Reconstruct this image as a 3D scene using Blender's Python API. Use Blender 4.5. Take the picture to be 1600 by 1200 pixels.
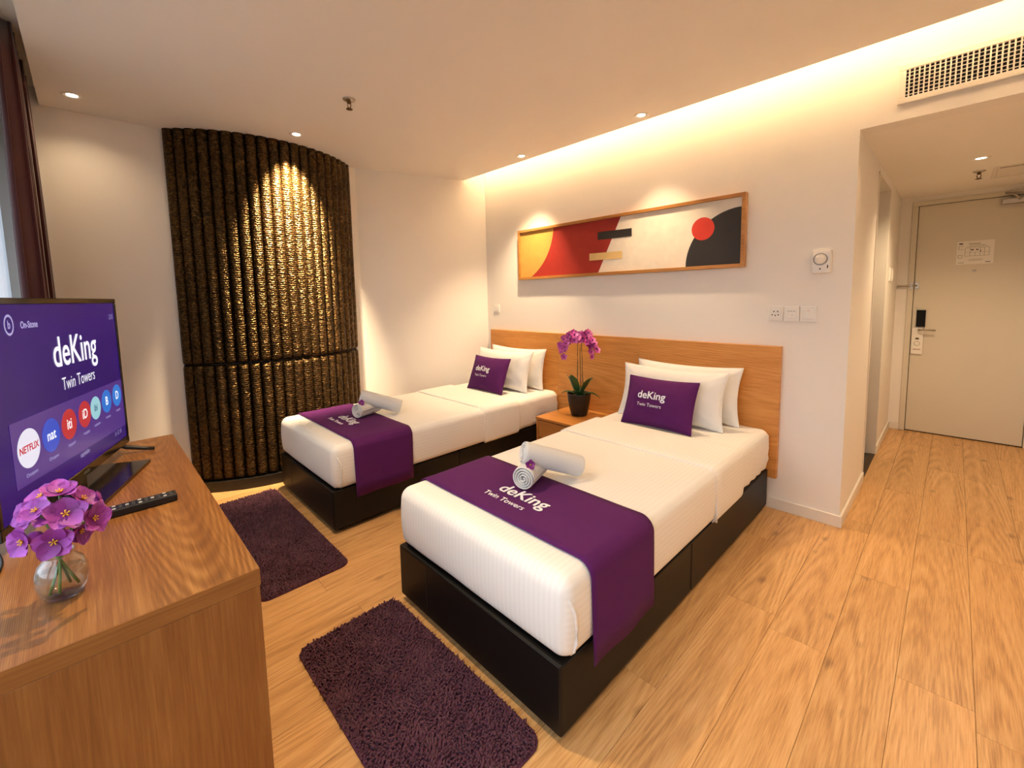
import bpy, bmesh, math, random
import numpy as np
from mathutils import Vector, Matrix, noise

for o in list(bpy.data.objects):
    bpy.data.objects.remove(o)
sc = bpy.context.scene
COL = sc.collection
PI = math.pi
random.seed(7)

# ------------------------------------------------------------------ camera
cd = bpy.data.cameras.new('camera')
cam = bpy.data.objects.new('camera', cd)
COL.objects.link(cam)
cd.sensor_width = 36.0
cd.lens = 673.48 / 1600 * 36
cd.shift_y = -(600 - 527.28) / 1600
cd.clip_start = 0.02
R_ = Vector((0.6987, 0.7152, -0.0193)); F_ = Vector((-0.7129, 0.6950, -0.0933))
F_.normalize(); R_ = (R_ - F_ * R_.dot(F_)).normalized(); U_ = R_.cross(F_)
M = Matrix((R_, U_, -F_)).transposed().to_4x4()
M.translation = Vector((3.0136, -2.9681, 1.3473))
cam.matrix_world = M
sc.camera = cam

# ------------------------------------------------------------------ world, window daylight, exposure
w = bpy.data.worlds.new('daylight'); sc.world = w
w.use_nodes = True
bg = w.node_tree.nodes['Background']
bg.inputs[1].default_value = 1.8
wt = w.node_tree                       # overcast sky above the horizon, dull ground below it
wtc = wt.nodes.new('ShaderNodeTexCoord'); wsp = wt.nodes.new('ShaderNodeSeparateXYZ'); wmr = wt.nodes.new('ShaderNodeMapRange'); wmx = wt.nodes.new('ShaderNodeMix')
wmx.data_type = 'RGBA'; wmr.inputs[1].default_value = -.02; wmr.inputs[2].default_value = .06
wmx.inputs[6].default_value = (.10, .10, .09, 1); wmx.inputs[7].default_value = (0.78, 0.87, 1.0, 1)
wt.links.new(wtc.outputs['Generated'], wsp.inputs[0]); wt.links.new(wsp.outputs[2], wmr.inputs[0]); wt.links.new(wmr.outputs[0], wmx.inputs[0]); wt.links.new(wmx.outputs[2], bg.inputs[0])
sc.view_settings.view_transform = 'Standard'
sc.view_settings.look = 'None'
sc.view_settings.gamma = 1.0
sc.view_settings.use_curve_mapping = False
sc.view_settings.exposure = 1.31
WARM = (1.0, 0.75, 0.46)
SPOT_W = 42.0
COVE_E = 42.0
sc.cycles.adaptive_threshold = .07
sc.cycles.max_bounces = 12; sc.cycles.diffuse_bounces = 4; sc.cycles.glossy_bounces = 3
sc.cycles.transmission_bounces = 12; sc.cycles.transparent_max_bounces = 8
sc.cycles.caustics_reflective = False; sc.cycles.caustics_refractive = False
pl = bpy.data.lights.new('window_portal', 'AREA')
pl.shape = 'RECTANGLE'; pl.size = 3.6; pl.size_y = 2.0
pl.cycles.is_portal = True
po = bpy.data.objects.new('window_portal', pl); COL.objects.link(po)
po.location = (1.5, -3.50, 1.40); po.rotation_euler = (PI / 2, 0, 0)   # local -Z looks to +Y

# ------------------------------------------------------------------ helpers
def srgb(r, g, b):
    f = lambda c: c / 12.92 if c <= .04045 else ((c + .055) / 1.055) ** 2.4
    return (f(r / 255), f(g / 255), f(b / 255), 1)

class NT:
    def __init__(s, name):
        s.m = bpy.data.materials.new(name); s.m.use_nodes = True
        s.t = s.m.node_tree; s.b = s.t.nodes['Principled BSDF']; s.o = s.t.nodes['Material Output']
    def n(s, typ, **kw):
        nd = s.t.nodes.new(typ)
        for k, v in kw.items():
            if k.startswith('i_'):
                key = k[2:]
                nd.inputs[int(key) if key.isdigit() else key.replace('_', ' ')].default_value = v
            else:
                setattr(nd, k, v)
        return nd
    def l(s, a, b): s.t.links.new(a, b)
    def math(s, op, a, b=None, c=None):
        nd = s.n('ShaderNodeMath', operation=op)
        for i, v in enumerate((a, b, c)):
            if v is None: continue
            if isinstance(v, (int, float)): nd.inputs[i].default_value = v
            else: s.l(v, nd.inputs[i])
        return nd.outputs[0]
    def mix(s, fac, a, b, mode='MIX'):
        nd = s.n('ShaderNodeMix', data_type='RGBA', blend_type=mode)
        for k, v in ((0, fac), (6, a), (7, b)):
            if isinstance(v, (int, float, tuple)): nd.inputs[k].default_value = v
            else: s.l(v, nd.inputs[k])
        return nd.outputs[2]
    def bump(s, h, strength=.2, dist=.002):
        nd = s.n('ShaderNodeBump'); nd.inputs['Strength'].default_value = strength; nd.inputs['Distance'].default_value = dist
        s.l(h, nd.inputs['Height']); s.l(nd.outputs[0], s.b.inputs['Normal'])

MATS = {}
def mat(name, col, rough=.5, metal=0., noise_scale=0, noise_amt=.0, bump=0., bump_scale=200, bdist=.001, spec=.5, sheen=0, coat=0):
    if name in MATS: return MATS[name]
    t = NT(name); b = t.b
    b.inputs['Base Color'].default_value = col; b.inputs['Roughness'].default_value = rough
    b.inputs['Metallic'].default_value = metal; b.inputs['Specular IOR Level'].default_value = spec
    if sheen: b.inputs['Sheen Weight'].default_value = sheen
    if coat: b.inputs['Coat Weight'].default_value = coat; b.inputs['Coat Roughness'].default_value = .08
    tc = t.n('ShaderNodeTexCoord')
    if noise_amt:
        nz = t.n('ShaderNodeTexNoise'); nz.inputs['Scale'].default_value = noise_scale; nz.inputs['Detail'].default_value = 5
        t.l(tc.outputs['Object'], nz.inputs['Vector'])
        k = 1 - noise_amt; k2 = 1 + noise_amt
        a = tuple(c * k for c in col[:3]) + (1,); c2 = tuple(min(1, c * k2) for c in col[:3]) + (1,)
        t.l(t.mix(nz.outputs['Fac'], a, c2), b.inputs['Base Color'])
    if bump:
        nb = t.n('ShaderNodeTexNoise'); nb.inputs['Scale'].default_value = bump_scale; nb.inputs['Detail'].default_value = 1
        t.l(tc.outputs['Object'], nb.inputs['Vector']); t.bump(nb.outputs['Fac'], bump, bdist)
    MATS[name] = t.m
    return t.m

def emit_mat(name, col, strength):
    if name in MATS: return MATS[name]
    t = NT(name)
    t.b.inputs['Base Color'].default_value = (0, 0, 0, 1) if strength < 3 else col
    t.b.inputs['Roughness'].default_value = .25
    t.b.inputs['Emission Color'].default_value = col; t.b.inputs['Emission Strength'].default_value = strength
    MATS[name] = t.m
    return t.m

def wood(name, dark, mid, light, axis='Y', freq=55., arch=28., slope=1.6, streak=60, rough=.35, knots=False, vary=.12, center=0.0, amp=.5, scale=1., across='auto', bumps=.12, seam=0):
    """oak: nested parabolic arches along the grain axis, fine streaks, pores"""
    if name in MATS: return MATS[name]
    t = NT(name)
    tc = t.n('ShaderNodeTexCoord'); oi = t.n('ShaderNodeObjectInfo')
    sep = t.n('ShaderNodeSeparateXYZ'); t.l(tc.outputs['Object'], sep.inputs[0])
    ax = {'X': 0, 'Y': 1, 'Z': 2}
    v = sep.outputs[ax[axis]]
    others = [k for k in 'XYZ' if k != axis]
    if across != 'auto':
        u = sep.outputs[ax[across]]
    else:
        u = t.math('ADD', sep.outputs[ax[others[0]]], sep.outputs[ax[others[1]]])
    rnd = oi.outputs['Random']
    off = t.math('MULTIPLY', rnd, 37.3)
    vv = t.math('ADD', v, off)
    # stretched coordinate
    cmb = t.n('ShaderNodeCombineXYZ')
    t.l(t.math('MULTIPLY', u, 1.0), cmb.inputs[0]); t.l(t.math('MULTIPLY', vv, .16), cmb.inputs[1]); t.l(off, cmb.inputs[2])
    n1 = t.n('ShaderNodeTexNoise'); n1.inputs['Scale'].default_value = 6.0 * scale; n1.inputs['Detail'].default_value = 3; t.l(cmb.outputs[0], n1.inputs['Vector'])
    cm2 = t.n('ShaderNodeCombineXYZ')
    t.l(t.math('MULTIPLY', u, 1.0), cm2.inputs[0]); t.l(t.math('MULTIPLY', vv, .035), cm2.inputs[1]); t.l(off, cm2.inputs[2])
    n2 = t.n('ShaderNodeTexNoise'); n2.inputs['Scale'].default_value = streak * 4; n2.inputs['Detail'].default_value = 3; n2.inputs['Roughness'].default_value = .6
    t.l(cm2.outputs[0], n2.inputs['Vector'])
    n3 = t.n('ShaderNodeTexNoise'); n3.inputs['Scale'].default_value = streak * .5; n3.inputs['Detail'].default_value = 2; t.l(cm2.outputs[0], n3.inputs['Vector'])
    # arches
    cen = t.math('MULTIPLY', t.math('SUBTRACT', rnd, .5), .12)
    uc = t.math('SUBTRACT', t.math('SUBTRACT', u, center), cen)
    uu = t.math('ADD', uc, t.math('MULTIPLY', t.math('SUBTRACT', n1.outputs['Fac'], .5), .04))
    ph = t.math('ADD', t.math('MULTIPLY', t.math('MULTIPLY', uu, uu), arch * freq), t.math('MULTIPLY', vv, slope * freq * .1))
    ph = t.math('ADD', ph, t.math('MULTIPLY', n1.outputs['Fac'], freq * .6))
    n4 = t.n('ShaderNodeTexNoise'); n4.inputs['Scale'].default_value = 9; n4.inputs['Detail'].default_value = 1.5; t.l(cmb.outputs[0], n4.inputs['Vector'])
    msk = t.n('ShaderNodeMapRange'); msk.inputs[1].default_value = .35; msk.inputs[2].default_value = .65; msk.inputs[3].default_value = .1; msk.inputs[4].default_value = 1.5; t.l(n4.outputs['Fac'], msk.inputs[0])
    sn = t.math('MULTIPLY', t.math('SINE', ph), msk.outputs[0])
    g = t.math('ADD', t.math('MULTIPLY', sn, .5 * amp), t.math('MULTIPLY', t.math('SUBTRACT', n2.outputs['Fac'], .5), 1.7))
    g = t.math('ADD', g, t.math('MULTIPLY', t.math('SUBTRACT', n3.outputs['Fac'], .5), 1.2))
    g = t.math('ADD', t.math('MULTIPLY', g, .5), .5)
    cr = t.n('ShaderNodeValToRGB')
    e = cr.color_ramp.elements
    e[0].position = .08; e[0].color = dark; e[1].position = .88; e[1].color = light
    m = e.new(.5); m.color = mid
    t.l(g, cr.inputs[0])
    col = cr.outputs[0]
    if knots:
        cm3 = t.n('ShaderNodeCombineXYZ')
        t.l(t.math('MULTIPLY', u, 1.0), cm3.inputs[0]); t.l(t.math('MULTIPLY', vv, .55), cm3.inputs[1]); t.l(off, cm3.inputs[2])
        vo = t.n('ShaderNodeTexVoronoi'); vo.inputs['Scale'].default_value = 7.0; t.l(cm3.outputs[0], vo.inputs['Vector'])
        d = t.math('ADD', vo.outputs['Distance'], t.math('MULTIPLY', t.math('SUBTRACT', n2.outputs['Fac'], .5), .14))
        d = t.math('ADD', d, t.math('MULTIPLY', t.math('SUBTRACT', n1.outputs['Fac'], .5), .25))
        mr = t.n('ShaderNodeMapRange'); mr.inputs[1].default_value = .0; mr.inputs[2].default_value = .15; mr.inputs[3].default_value = .62; mr.inputs[4].default_value = 0
        t.l(d, mr.inputs[0])
        col = t.mix(mr.outputs[0], col, tuple(c * .42 for c in dark[:3]) + (1,))
    hs = t.n('ShaderNodeHueSaturation')
    t.l(col, hs.inputs['Color'])
    t.l(t.math('ADD', t.math('MULTIPLY', rnd, vary), 1 - vary / 2), hs.inputs['Value'])
    t.l(hs.outputs[0], t.b.inputs['Base Color'])
    t.b.inputs['Roughness'].default_value = rough
    t.b.inputs['Specular IOR Level'].default_value = .4
    t.bump(n2.outputs['Fac'], bumps, .0008)
    MATS[name] = t.m
    return t.m

def link(o, parent=None):
    COL.objects.link(o)
    if parent is not None: o.parent = parent
    return o

def mesh_of(name, verts, faces, smooth=False):
    me = bpy.data.meshes.new(name)
    me.from_pydata([tuple(v) for v in verts], [], faces)
    if smooth: me.polygons.foreach_set('use_smooth', [True] * len(me.polygons))
    me.update()
    return me

def obj(name, me, m, parent=None, loc=(0, 0, 0), rot=(0, 0, 0)):
    if m is not None and len(me.materials) == 0: me.materials.append(m)
    o = bpy.data.objects.new(name, me)
    o.location = loc; o.rotation_euler = rot
    return link(o, parent)

def mo(name, verts, faces, m, parent=None, smooth=False, **k):
    return obj(name, mesh_of(name, verts, faces, smooth), m, parent, **k)

def bmo(name, bm, m, parent=None, smooth=False, **k):
    me = bpy.data.meshes.new(name); bm.normal_update(); bm.to_mesh(me); bm.free()
    if smooth: me.polygons.foreach_set('use_smooth', [True] * len(me.polygons))
    return obj(name, me, m, parent, **k)

def add_box(bm, x0, x1, y0, y1, z0, z1, bev=0, seg=2):
    b2 = bmesh.new()
    bmesh.ops.create_cube(b2, size=1)
    for v in b2.verts:
        v.co = Vector(((x0 + x1) / 2 + v.co.x * (x1 - x0), (y0 + y1) / 2 + v.co.y * (y1 - y0), (z0 + z1) / 2 + v.co.z * (z1 - z0)))
    if bev: bmesh.ops.bevel(b2, geom=b2.edges[:], offset=bev, segments=seg, profile=.5, affect='EDGES')
    me = bpy.data.meshes.new('t'); b2.to_mesh(me); b2.free(); bm.from_mesh(me); bpy.data.meshes.remove(me)

def box(name, x0, x1, y0, y1, z0, z1, m, parent=None, bev=0, seg=2, centered=True):
    """box in the parent's frame; its own origin at its centre"""
    cx, cy, cz = (x0 + x1) / 2, (y0 + y1) / 2, (z0 + z1) / 2
    bm = bmesh.new(); add_box(bm, x0 - cx, x1 - cx, y0 - cy, y1 - cy, z0 - cz, z1 - cz, bev, seg)
    return bmo(name, bm, m, parent, loc=(cx, cy, cz))

def boxes(name, lst, m, parent=None, bev=0):
    bm = bmesh.new()
    for b in lst: add_box(bm, *b, bev)
    return bmo(name, bm, m, parent)

def lathe(prof, n=32, close=False):
    vs, fs = [], []
    for (r, z) in prof:
        for k in range(n):
            a = 2 * PI * k / n; vs.append((r * math.cos(a), r * math.sin(a), z))
    for i in range(len(prof) - 1):
        for k in range(n):
            k2 = (k + 1) % n
            fs.append((i * n + k, i * n + k2, (i + 1) * n + k2, (i + 1) * n + k))
    return vs, fs

def tube(pts, rad, n=8, cap=True):
    pts = [Vector(p) for p in pts]
    if not hasattr(rad, '__len__'): rad = [rad] * len(pts)
    vs, fs = [], []
    up = Vector((0, 0, 1))
    for i, p in enumerate(pts):
        d = (pts[min(i + 1, len(pts) - 1)] - pts[max(i - 1, 0)]).normalized()
        a = d.cross(up)
        if a.length < .05: a = d.cross(Vector((0, 1, 0)))
        a.normalize(); b = d.cross(a).normalized()
        for k in range(n):
            t = 2 * PI * k / n
            vs.append(p + (a * math.cos(t) + b * math.sin(t)) * rad[i])
    for i in range(len(pts) - 1):
        for k in range(n):
            k2 = (k + 1) % n
            fs.append((i * n + k, i * n + k2, (i + 1) * n + k2, (i + 1) * n + k))
    if cap:
        fs.append(tuple(range(n))[::-1]); fs.append(tuple(range((len(pts) - 1) * n, len(pts) * n)))
    return vs, fs

def prism(poly, h0, h1):
    """polygon (x,y) extruded along z"""
    n = len(poly)
    vs = [(x, y, h0) for x, y in poly] + [(x, y, h1) for x, y in poly]
    fs = [tuple(range(n))[::-1], tuple(range(n, 2 * n))] + [(i, (i + 1) % n, n + (i + 1) % n, n + i) for i in range(n)]
    return vs, fs

def xz(vs, y=0.):
    """(x,y,z) drawn in the XY plane -> standing in the XZ plane, facing -Y"""
    return [(v[0], y - v[2], v[1]) for v in vs]

def text(s, size, bold=0., depth=.0, res=4, sx=1.0):
    cu = bpy.data.curves.new('t', 'FONT'); cu.body = s; cu.size = size; cu.extrude = depth
    cu.align_x = 'CENTER'; cu.resolution_u = res
    o = bpy.data.objects.new('t', cu); COL.objects.link(o)
    dg = bpy.context.evaluated_depsgraph_get(); dg.update()
    me = bpy.data.meshes.new_from_object(o.evaluated_get(dg))
    vs = [Vector((v.co.x * sx, v.co.y, v.co.z)) for v in me.vertices]; fs = [tuple(p.vertices) for p in me.polygons]
    bpy.data.objects.remove(o); bpy.data.curves.remove(cu); bpy.data.meshes.remove(me)
    if bold:        # heavier strokes: the same glyphs laid around themselves
        v0, f0, n = vs, fs, len(vs); vs, fs = [], []
        for k in range(6):
            dx, dy = bold * math.cos(PI * k / 3), bold * math.sin(PI * k / 3)
            vs += [v + Vector((dx, dy, k * 4e-5)) for v in v0]; fs += [tuple(i + n * k for i in f) for f in f0]
    return vs, fs

def tag(o, label, cat, group=None):
    o['label'] = label; o['category'] = cat
    if group: o['group'] = group
    return o
def struct(o): o['kind'] = 'structure'; return o
def thing(name, label, cat, loc=(0, 0, 0), rotz=0., group=None):
    o = bpy.data.objects.new(name, None); o.location = loc; o.rotation_euler = (0, 0, rotz); o.empty_display_size = .05
    link(o); return tag(o, label, cat, group)
def empty_struct(name, loc=(0, 0, 0)):
    o = bpy.data.objects.new(name, None); o.location = loc; link(o); return struct(o)

def rounded(xs, ys, zs, r, keep=None, bulge=0., wr=None):
    """closed rounded box through the sample lists xs, ys, zs (ascending)"""
    x0, x1, y0, y1, z0, z1 = xs[0], xs[-1], ys[0], ys[-1], zs[0], zs[-1]
    idx = {}; vs = []; fs = []
    def vert(i, j, k):
        key = (i, j, k)
        if key in idx: return idx[key]
        p = Vector((xs[i], ys[j], zs[k]))
        q = Vector((min(max(p.x, x0 + r), x1 - r), min(max(p.y, y0 + r), y1 - r), min(max(p.z, z0 + r), z1 - r)))
        d = p - q; p2 = q + d.normalized() * r
        if bulge:
            s = math.sin(PI * (p2.z - z0) / (z1 - z0)); c = Vector(((x0 + x1) / 2, (y0 + y1) / 2, 0))
            p2.x += bulge * s * (1 if p2.x > c.x else -1) * min(1, abs(p2.x - c.x) / ((x1 - x0) / 2)) ** 6
            p2.y += bulge * s * (1 if p2.y > c.y else -1) * min(1, abs(p2.y - c.y) / ((y1 - y0) / 2)) ** 12
        if wr: p2 = p2 + wr(p2)
        idx[key] = len(vs); vs.append(p2); return idx[key]
    nx, ny, nz = len(xs) - 1, len(ys) - 1, len(zs) - 1
    def quad(a, b, c, d):
        if keep:
            m = sum((Vector((xs[t[0]], ys[t[1]], zs[t[2]])) for t in (a, b, c, d)), Vector()) / 4
            if not keep(m): return
        fs.append(tuple(vert(*t) for t in (a, b, c, d)))
    for i in range(nx):
        for j in range(ny):
            quad((i, j, nz), (i + 1, j, nz), (i + 1, j + 1, nz), (i, j + 1, nz))
            quad((i, j, 0), (i, j + 1, 0), (i + 1, j + 1, 0), (i + 1, j, 0))
    for i in range(nx):
        for k in range(nz):
            quad((i, 0, k), (i + 1, 0, k), (i + 1, 0, k + 1), (i, 0, k + 1))
            quad((i, ny, k), (i, ny, k + 1), (i + 1, ny, k + 1), (i + 1, ny, k))
    for j in range(ny):
        for k in range(nz):
            quad((0, j, k), (0, j, k + 1), (0, j + 1, k + 1), (0, j + 1, k))
            quad((nx, j, k), (nx, j + 1, k), (nx, j + 1, k + 1), (nx, j, k + 1))
    return vs, fs

def samples(a, b, r, n, extra=()):
    s = [a, a + r * .25, a + r * .5, a + r * .75, a + r]
    s += [a + r + (b - a - 2 * r) * i / n for i in range(1, n)]
    s += [b - r, b - r * .75, b - r * .5, b - r * .25, b]
    s += [e for e in extra]
    out = []
    for v in sorted(s):
        if not out or v - out[-1] > 1e-4: out.append(v)
    return out

def solidify(o, t, off=1):
    md = o.modifiers.new('thickness', 'SOLIDIFY'); md.thickness = t; md.offset = off
    return o

# ------------------------------------------------------------------ materials
WALL = mat('white_wall_paint', srgb(246, 239, 230), .75, bump=.08, bump_scale=350, bdist=.0006, spec=.3)
CEIL = mat('white_ceiling_paint', srgb(250, 243, 233), .85, bump=.05, bump_scale=250, bdist=.0005, spec=.2)
TRIM = mat('white_trim_paint', srgb(238, 230, 218), .45, bump=.03, bump_scale=120)
DOORM = mat('cream_door_paint', srgb(222, 212, 192), .45, noise_scale=6, noise_amt=.02, bump=.05, bump_scale=260)
BLACK = mat('black_leatherette', srgb(13, 11, 10), .48, bump=.35, bump_scale=420, bdist=.0006, noise_scale=9, noise_amt=.1, spec=.3)
RUB = mat('black_plastic', srgb(18, 18, 19), .4, bump=.05, bump_scale=300)
GLOSS = mat('glossy_black_plastic', srgb(10, 10, 11), .15, bump=.01, bump_scale=60, coat=.4)
STEEL = mat('brushed_steel', srgb(190, 182, 170), .32, 1., bump=.04, bump_scale=500)
WHITEP = mat('white_plastic', srgb(244, 238, 228), .35, bump=.02, bump_scale=200)
GREYP = mat('grey_plastic', srgb(150, 145, 140), .45, bump=.02, bump_scale=200)
DARKH = mat('dark_holes', srgb(20, 18, 16), .8, bump=.02, bump_scale=200)
PURPLE = mat('purple_cotton', srgb(88, 33, 92), .85, bump=.5, bump_scale=900, bdist=.0008, noise_scale=14, noise_amt=.06, sheen=.03, spec=.1)
PRINT = mat('white_print', srgb(246, 243, 246), .7, bump=.1, bump_scale=600)
TOWEL = mat('white_terry', srgb(240, 236, 230), .95, bump=.9, bump_scale=750, bdist=.0025, sheen=.3, spec=.1)
PILLOW = mat('white_pillowcase', srgb(246, 241, 233), .85, bump=.25, bump_scale=60, bdist=.003, sheen=.1, spec=.15)
GREEN = mat('green_leaf', srgb(46, 84, 36), .35, noise_scale=30, noise_amt=.25, bump=.1, bump_scale=80)
STEM = mat('green_stem', srgb(96, 120, 52), .5, noise_scale=60, noise_amt=.2, bump=.1, bump_scale=200)
STEMB = mat('brown_green_spike', srgb(120, 96, 52), .5, noise_scale=60, noise_amt=.2, bump=.1, bump_scale=200)
YEL = mat('yellow_stamen', srgb(240, 178, 60), .6, noise_scale=200, noise_amt=.2)

def petal_mat(name, a, b, c):
    t = NT(name)
    tc = t.n('ShaderNodeTexCoord'); sep = t.n('ShaderNodeSeparateXYZ'); t.l(tc.outputs['Generated'], sep.inputs[0])
    oi = t.n('ShaderNodeObjectInfo')
    nz = t.n('ShaderNodeTexNoise'); nz.inputs['Scale'].default_value = 9; nz.inputs['Detail'].default_value = 3; t.l(tc.outputs['Generated'], nz.inputs['Vector'])
    cr = t.n('ShaderNodeValToRGB'); e = cr.color_ramp.elements
    e[0].position = .0; e[0].color = a; e[1].position = 1.; e[1].color = c; m = e.new(.45); m.color = b
    t.l(t.math('ADD', t.math('MULTIPLY', sep.outputs[0], .8), t.math('MULTIPLY', nz.outputs['Fac'], .25)), cr.inputs[0])
    hs = t.n('ShaderNodeHueSaturation'); t.l(cr.outputs[0], hs.inputs['Color'])
    t.l(t.math('ADD', t.math('MULTIPLY', oi.outputs['Random'], .35), .82), hs.inputs['Value'])
    t.l(hs.outputs[0], t.b.inputs['Base Color'])
    t.b.inputs['Roughness'].default_value = .5
    t.b.inputs['Subsurface Weight'].default_value = .15
    t.b.inputs['Subsurface Radius'].default_value = (.004, .002, .004)
    wv = t.n('ShaderNodeTexWave', bands_direction='Y'); wv.inputs['Scale'].default_value = 6; wv.inputs['Distortion'].default_value = 3
    t.l(tc.outputs['Generated'], wv.inputs['Vector']); t.bump(wv.outputs['Fac'], .2, .001)
    MATS[name] = t.m
    return t.m
PETV = petal_mat('violet_petal', srgb(120, 26, 112), srgb(150, 50, 150), srgb(184, 88, 186))
PETP = petal_mat('pink_orchid_petal', srgb(176, 40, 128), srgb(206, 84, 168), srgb(232, 140, 200))
PETD = petal_mat('deep_violet_petal', srgb(100, 16, 100), srgb(134, 30, 128), srgb(160, 52, 150))

def sheet_mat():
    t = NT('white_satin_stripe_sheet')
    tc = t.n('ShaderNodeTexCoord'); sep = t.n('ShaderNodeSeparateXYZ'); t.l(tc.outputs['Object'], sep.inputs[0])
    ge = t.n('ShaderNodeNewGeometry'); sn = t.n('ShaderNodeSeparateXYZ'); t.l(ge.outputs['Normal'], sn.inputs[0])
    ax = t.math('ABSOLUTE', sn.outputs[0])
    side = t.math('GREATER_THAN', ax, .7)
    mx = t.n('ShaderNodeMix', data_type='FLOAT'); t.l(side, mx.inputs[0]); t.l(sep.outputs[0], mx.inputs[2]); t.l(sep.outputs[2], mx.inputs[3])
    s = t.math('SINE', t.math('MULTIPLY', mx.outputs[0], 2 * PI / .021))
    st = t.n('ShaderNodeMapRange'); st.inputs[1].default_value = -.2; st.inputs[2].default_value = .2; t.l(s, st.inputs[0])
    c = t.mix(st.outputs[0], srgb(245, 240, 232), srgb(248, 244, 237))
    t.l(c, t.b.inputs['Base Color'])
    rg = t.n('ShaderNodeMapRange'); rg.inputs[3].default_value = .72; rg.inputs[4].default_value = .6; t.l(st.outputs[0], rg.inputs[0]); t.l(rg.outputs[0], t.b.inputs['Roughness'])
    t.b.inputs['Specular IOR Level'].default_value = .25
    nz = t.n('ShaderNodeTexNoise'); nz.inputs['Scale'].default_value = 14; nz.inputs['Detail'].default_value = 4; t.l(tc.outputs['Object'], nz.inputs['Vector'])
    t.bump(nz.outputs['Fac'], .18, .006)
    MATS['sheet'] = t.m
    return t.m
SHEET = sheet_mat()

OAK_D, OAK_M, OAK_L = srgb(126, 78, 36), srgb(168, 110, 54), srgb(198, 140, 78)
OAKTOP = wood('oak_console_top', srgb(94, 56, 25), srgb(134, 84, 39), srgb(170, 118, 62), 'X', freq=30, arch=110, slope=22., center=.13, amp=.42, streak=46, rough=.34, vary=.04, across='Y')
OAKSIDE = wood('oak_console_side', srgb(112, 66, 28), srgb(140, 86, 38), srgb(162, 106, 52), 'Z', freq=16, arch=60, slope=4, center=.1, amp=.14, streak=46, rough=.4, vary=.04, across='Y')
OAKH = wood('oak_headboard_veneer', srgb(178, 114, 52), srgb(214, 146, 72), srgb(232, 170, 98), 'X', freq=30, arch=20, slope=9., center=0, amp=.34, streak=46, rough=.38, vary=.05, across='Z')
OAKN = wood('oak_nightstand_veneer', srgb(150, 94, 42), srgb(184, 122, 58), srgb(206, 146, 80), 'X', freq=26, arch=6, slope=2., amp=.4, streak=46, rough=.36, vary=.05)
OAKF = wood('oak_picture_frame', srgb(150, 98, 44), srgb(180, 124, 62), srgb(200, 146, 84), 'X', freq=20, arch=2, slope=1., amp=.3, streak=40, rough=.4)
FLOORM = wood('oak_laminate_plank', srgb(152, 104, 58), srgb(210, 160, 102), srgb(232, 190, 134), 'Y', freq=26, arch=90, slope=9, amp=.30, streak=70, rough=.36, knots=True, vary=.10, across='X', bumps=.06)

def bronze_mat():
    t = NT('dark_bronze_relief')
    tc = t.n('ShaderNodeTexCoord')
    vo = t.n('ShaderNodeTexVoronoi'); vo.inputs['Scale'].default_value = 48
    nz = t.n('ShaderNodeTexNoise'); nz.inputs['Scale'].default_value = 60; nz.inputs['Detail'].default_value = 4
    wv = t.n('ShaderNodeTexWave', bands_direction='Z'); wv.inputs['Scale'].default_value = 20; wv.inputs['Distortion'].default_value = 6; wv.inputs['Detail'].default_value = 2; wv.inputs['Detail Scale'].default_value = 2.5
    oi = t.n('ShaderNodeObjectInfo')
    ad = t.n('ShaderNodeVectorMath', operation='ADD'); t.l(tc.outputs['Object'], ad.inputs[0])
    cb = t.n('ShaderNodeCombineXYZ'); t.l(t.math('MULTIPLY', oi.outputs['Random'], 13.), cb.inputs[2]); t.l(cb.outputs[0], ad.inputs[1])
    for nd in (vo, nz, wv): t.l(ad.outputs[0], nd.inputs['Vector'])
    h = t.math('ADD', t.math('MULTIPLY', wv.outputs['Fac'], .8), t.math('ADD', t.math('MULTIPLY', vo.outputs['Distance'], .5), t.math('MULTIPLY', nz.outputs['Fac'], .4)))
    t.bump(h, .8, .005)
    cr = t.n('ShaderNodeValToRGB'); e = cr.color_ramp.elements
    e[0].color = srgb(40, 30, 16); e[1].color = srgb(110, 82, 42); e[0].position = .3; e[1].position = .8
    t.l(nz.outputs['Fac'], cr.inputs[0]); t.l(cr.outputs[0], t.b.inputs['Base Color'])
    t.b.inputs['Metallic'].default_value = .85; t.b.inputs['Roughness'].default_value = .34
    return t.m
BRONZE = bronze_mat()

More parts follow.
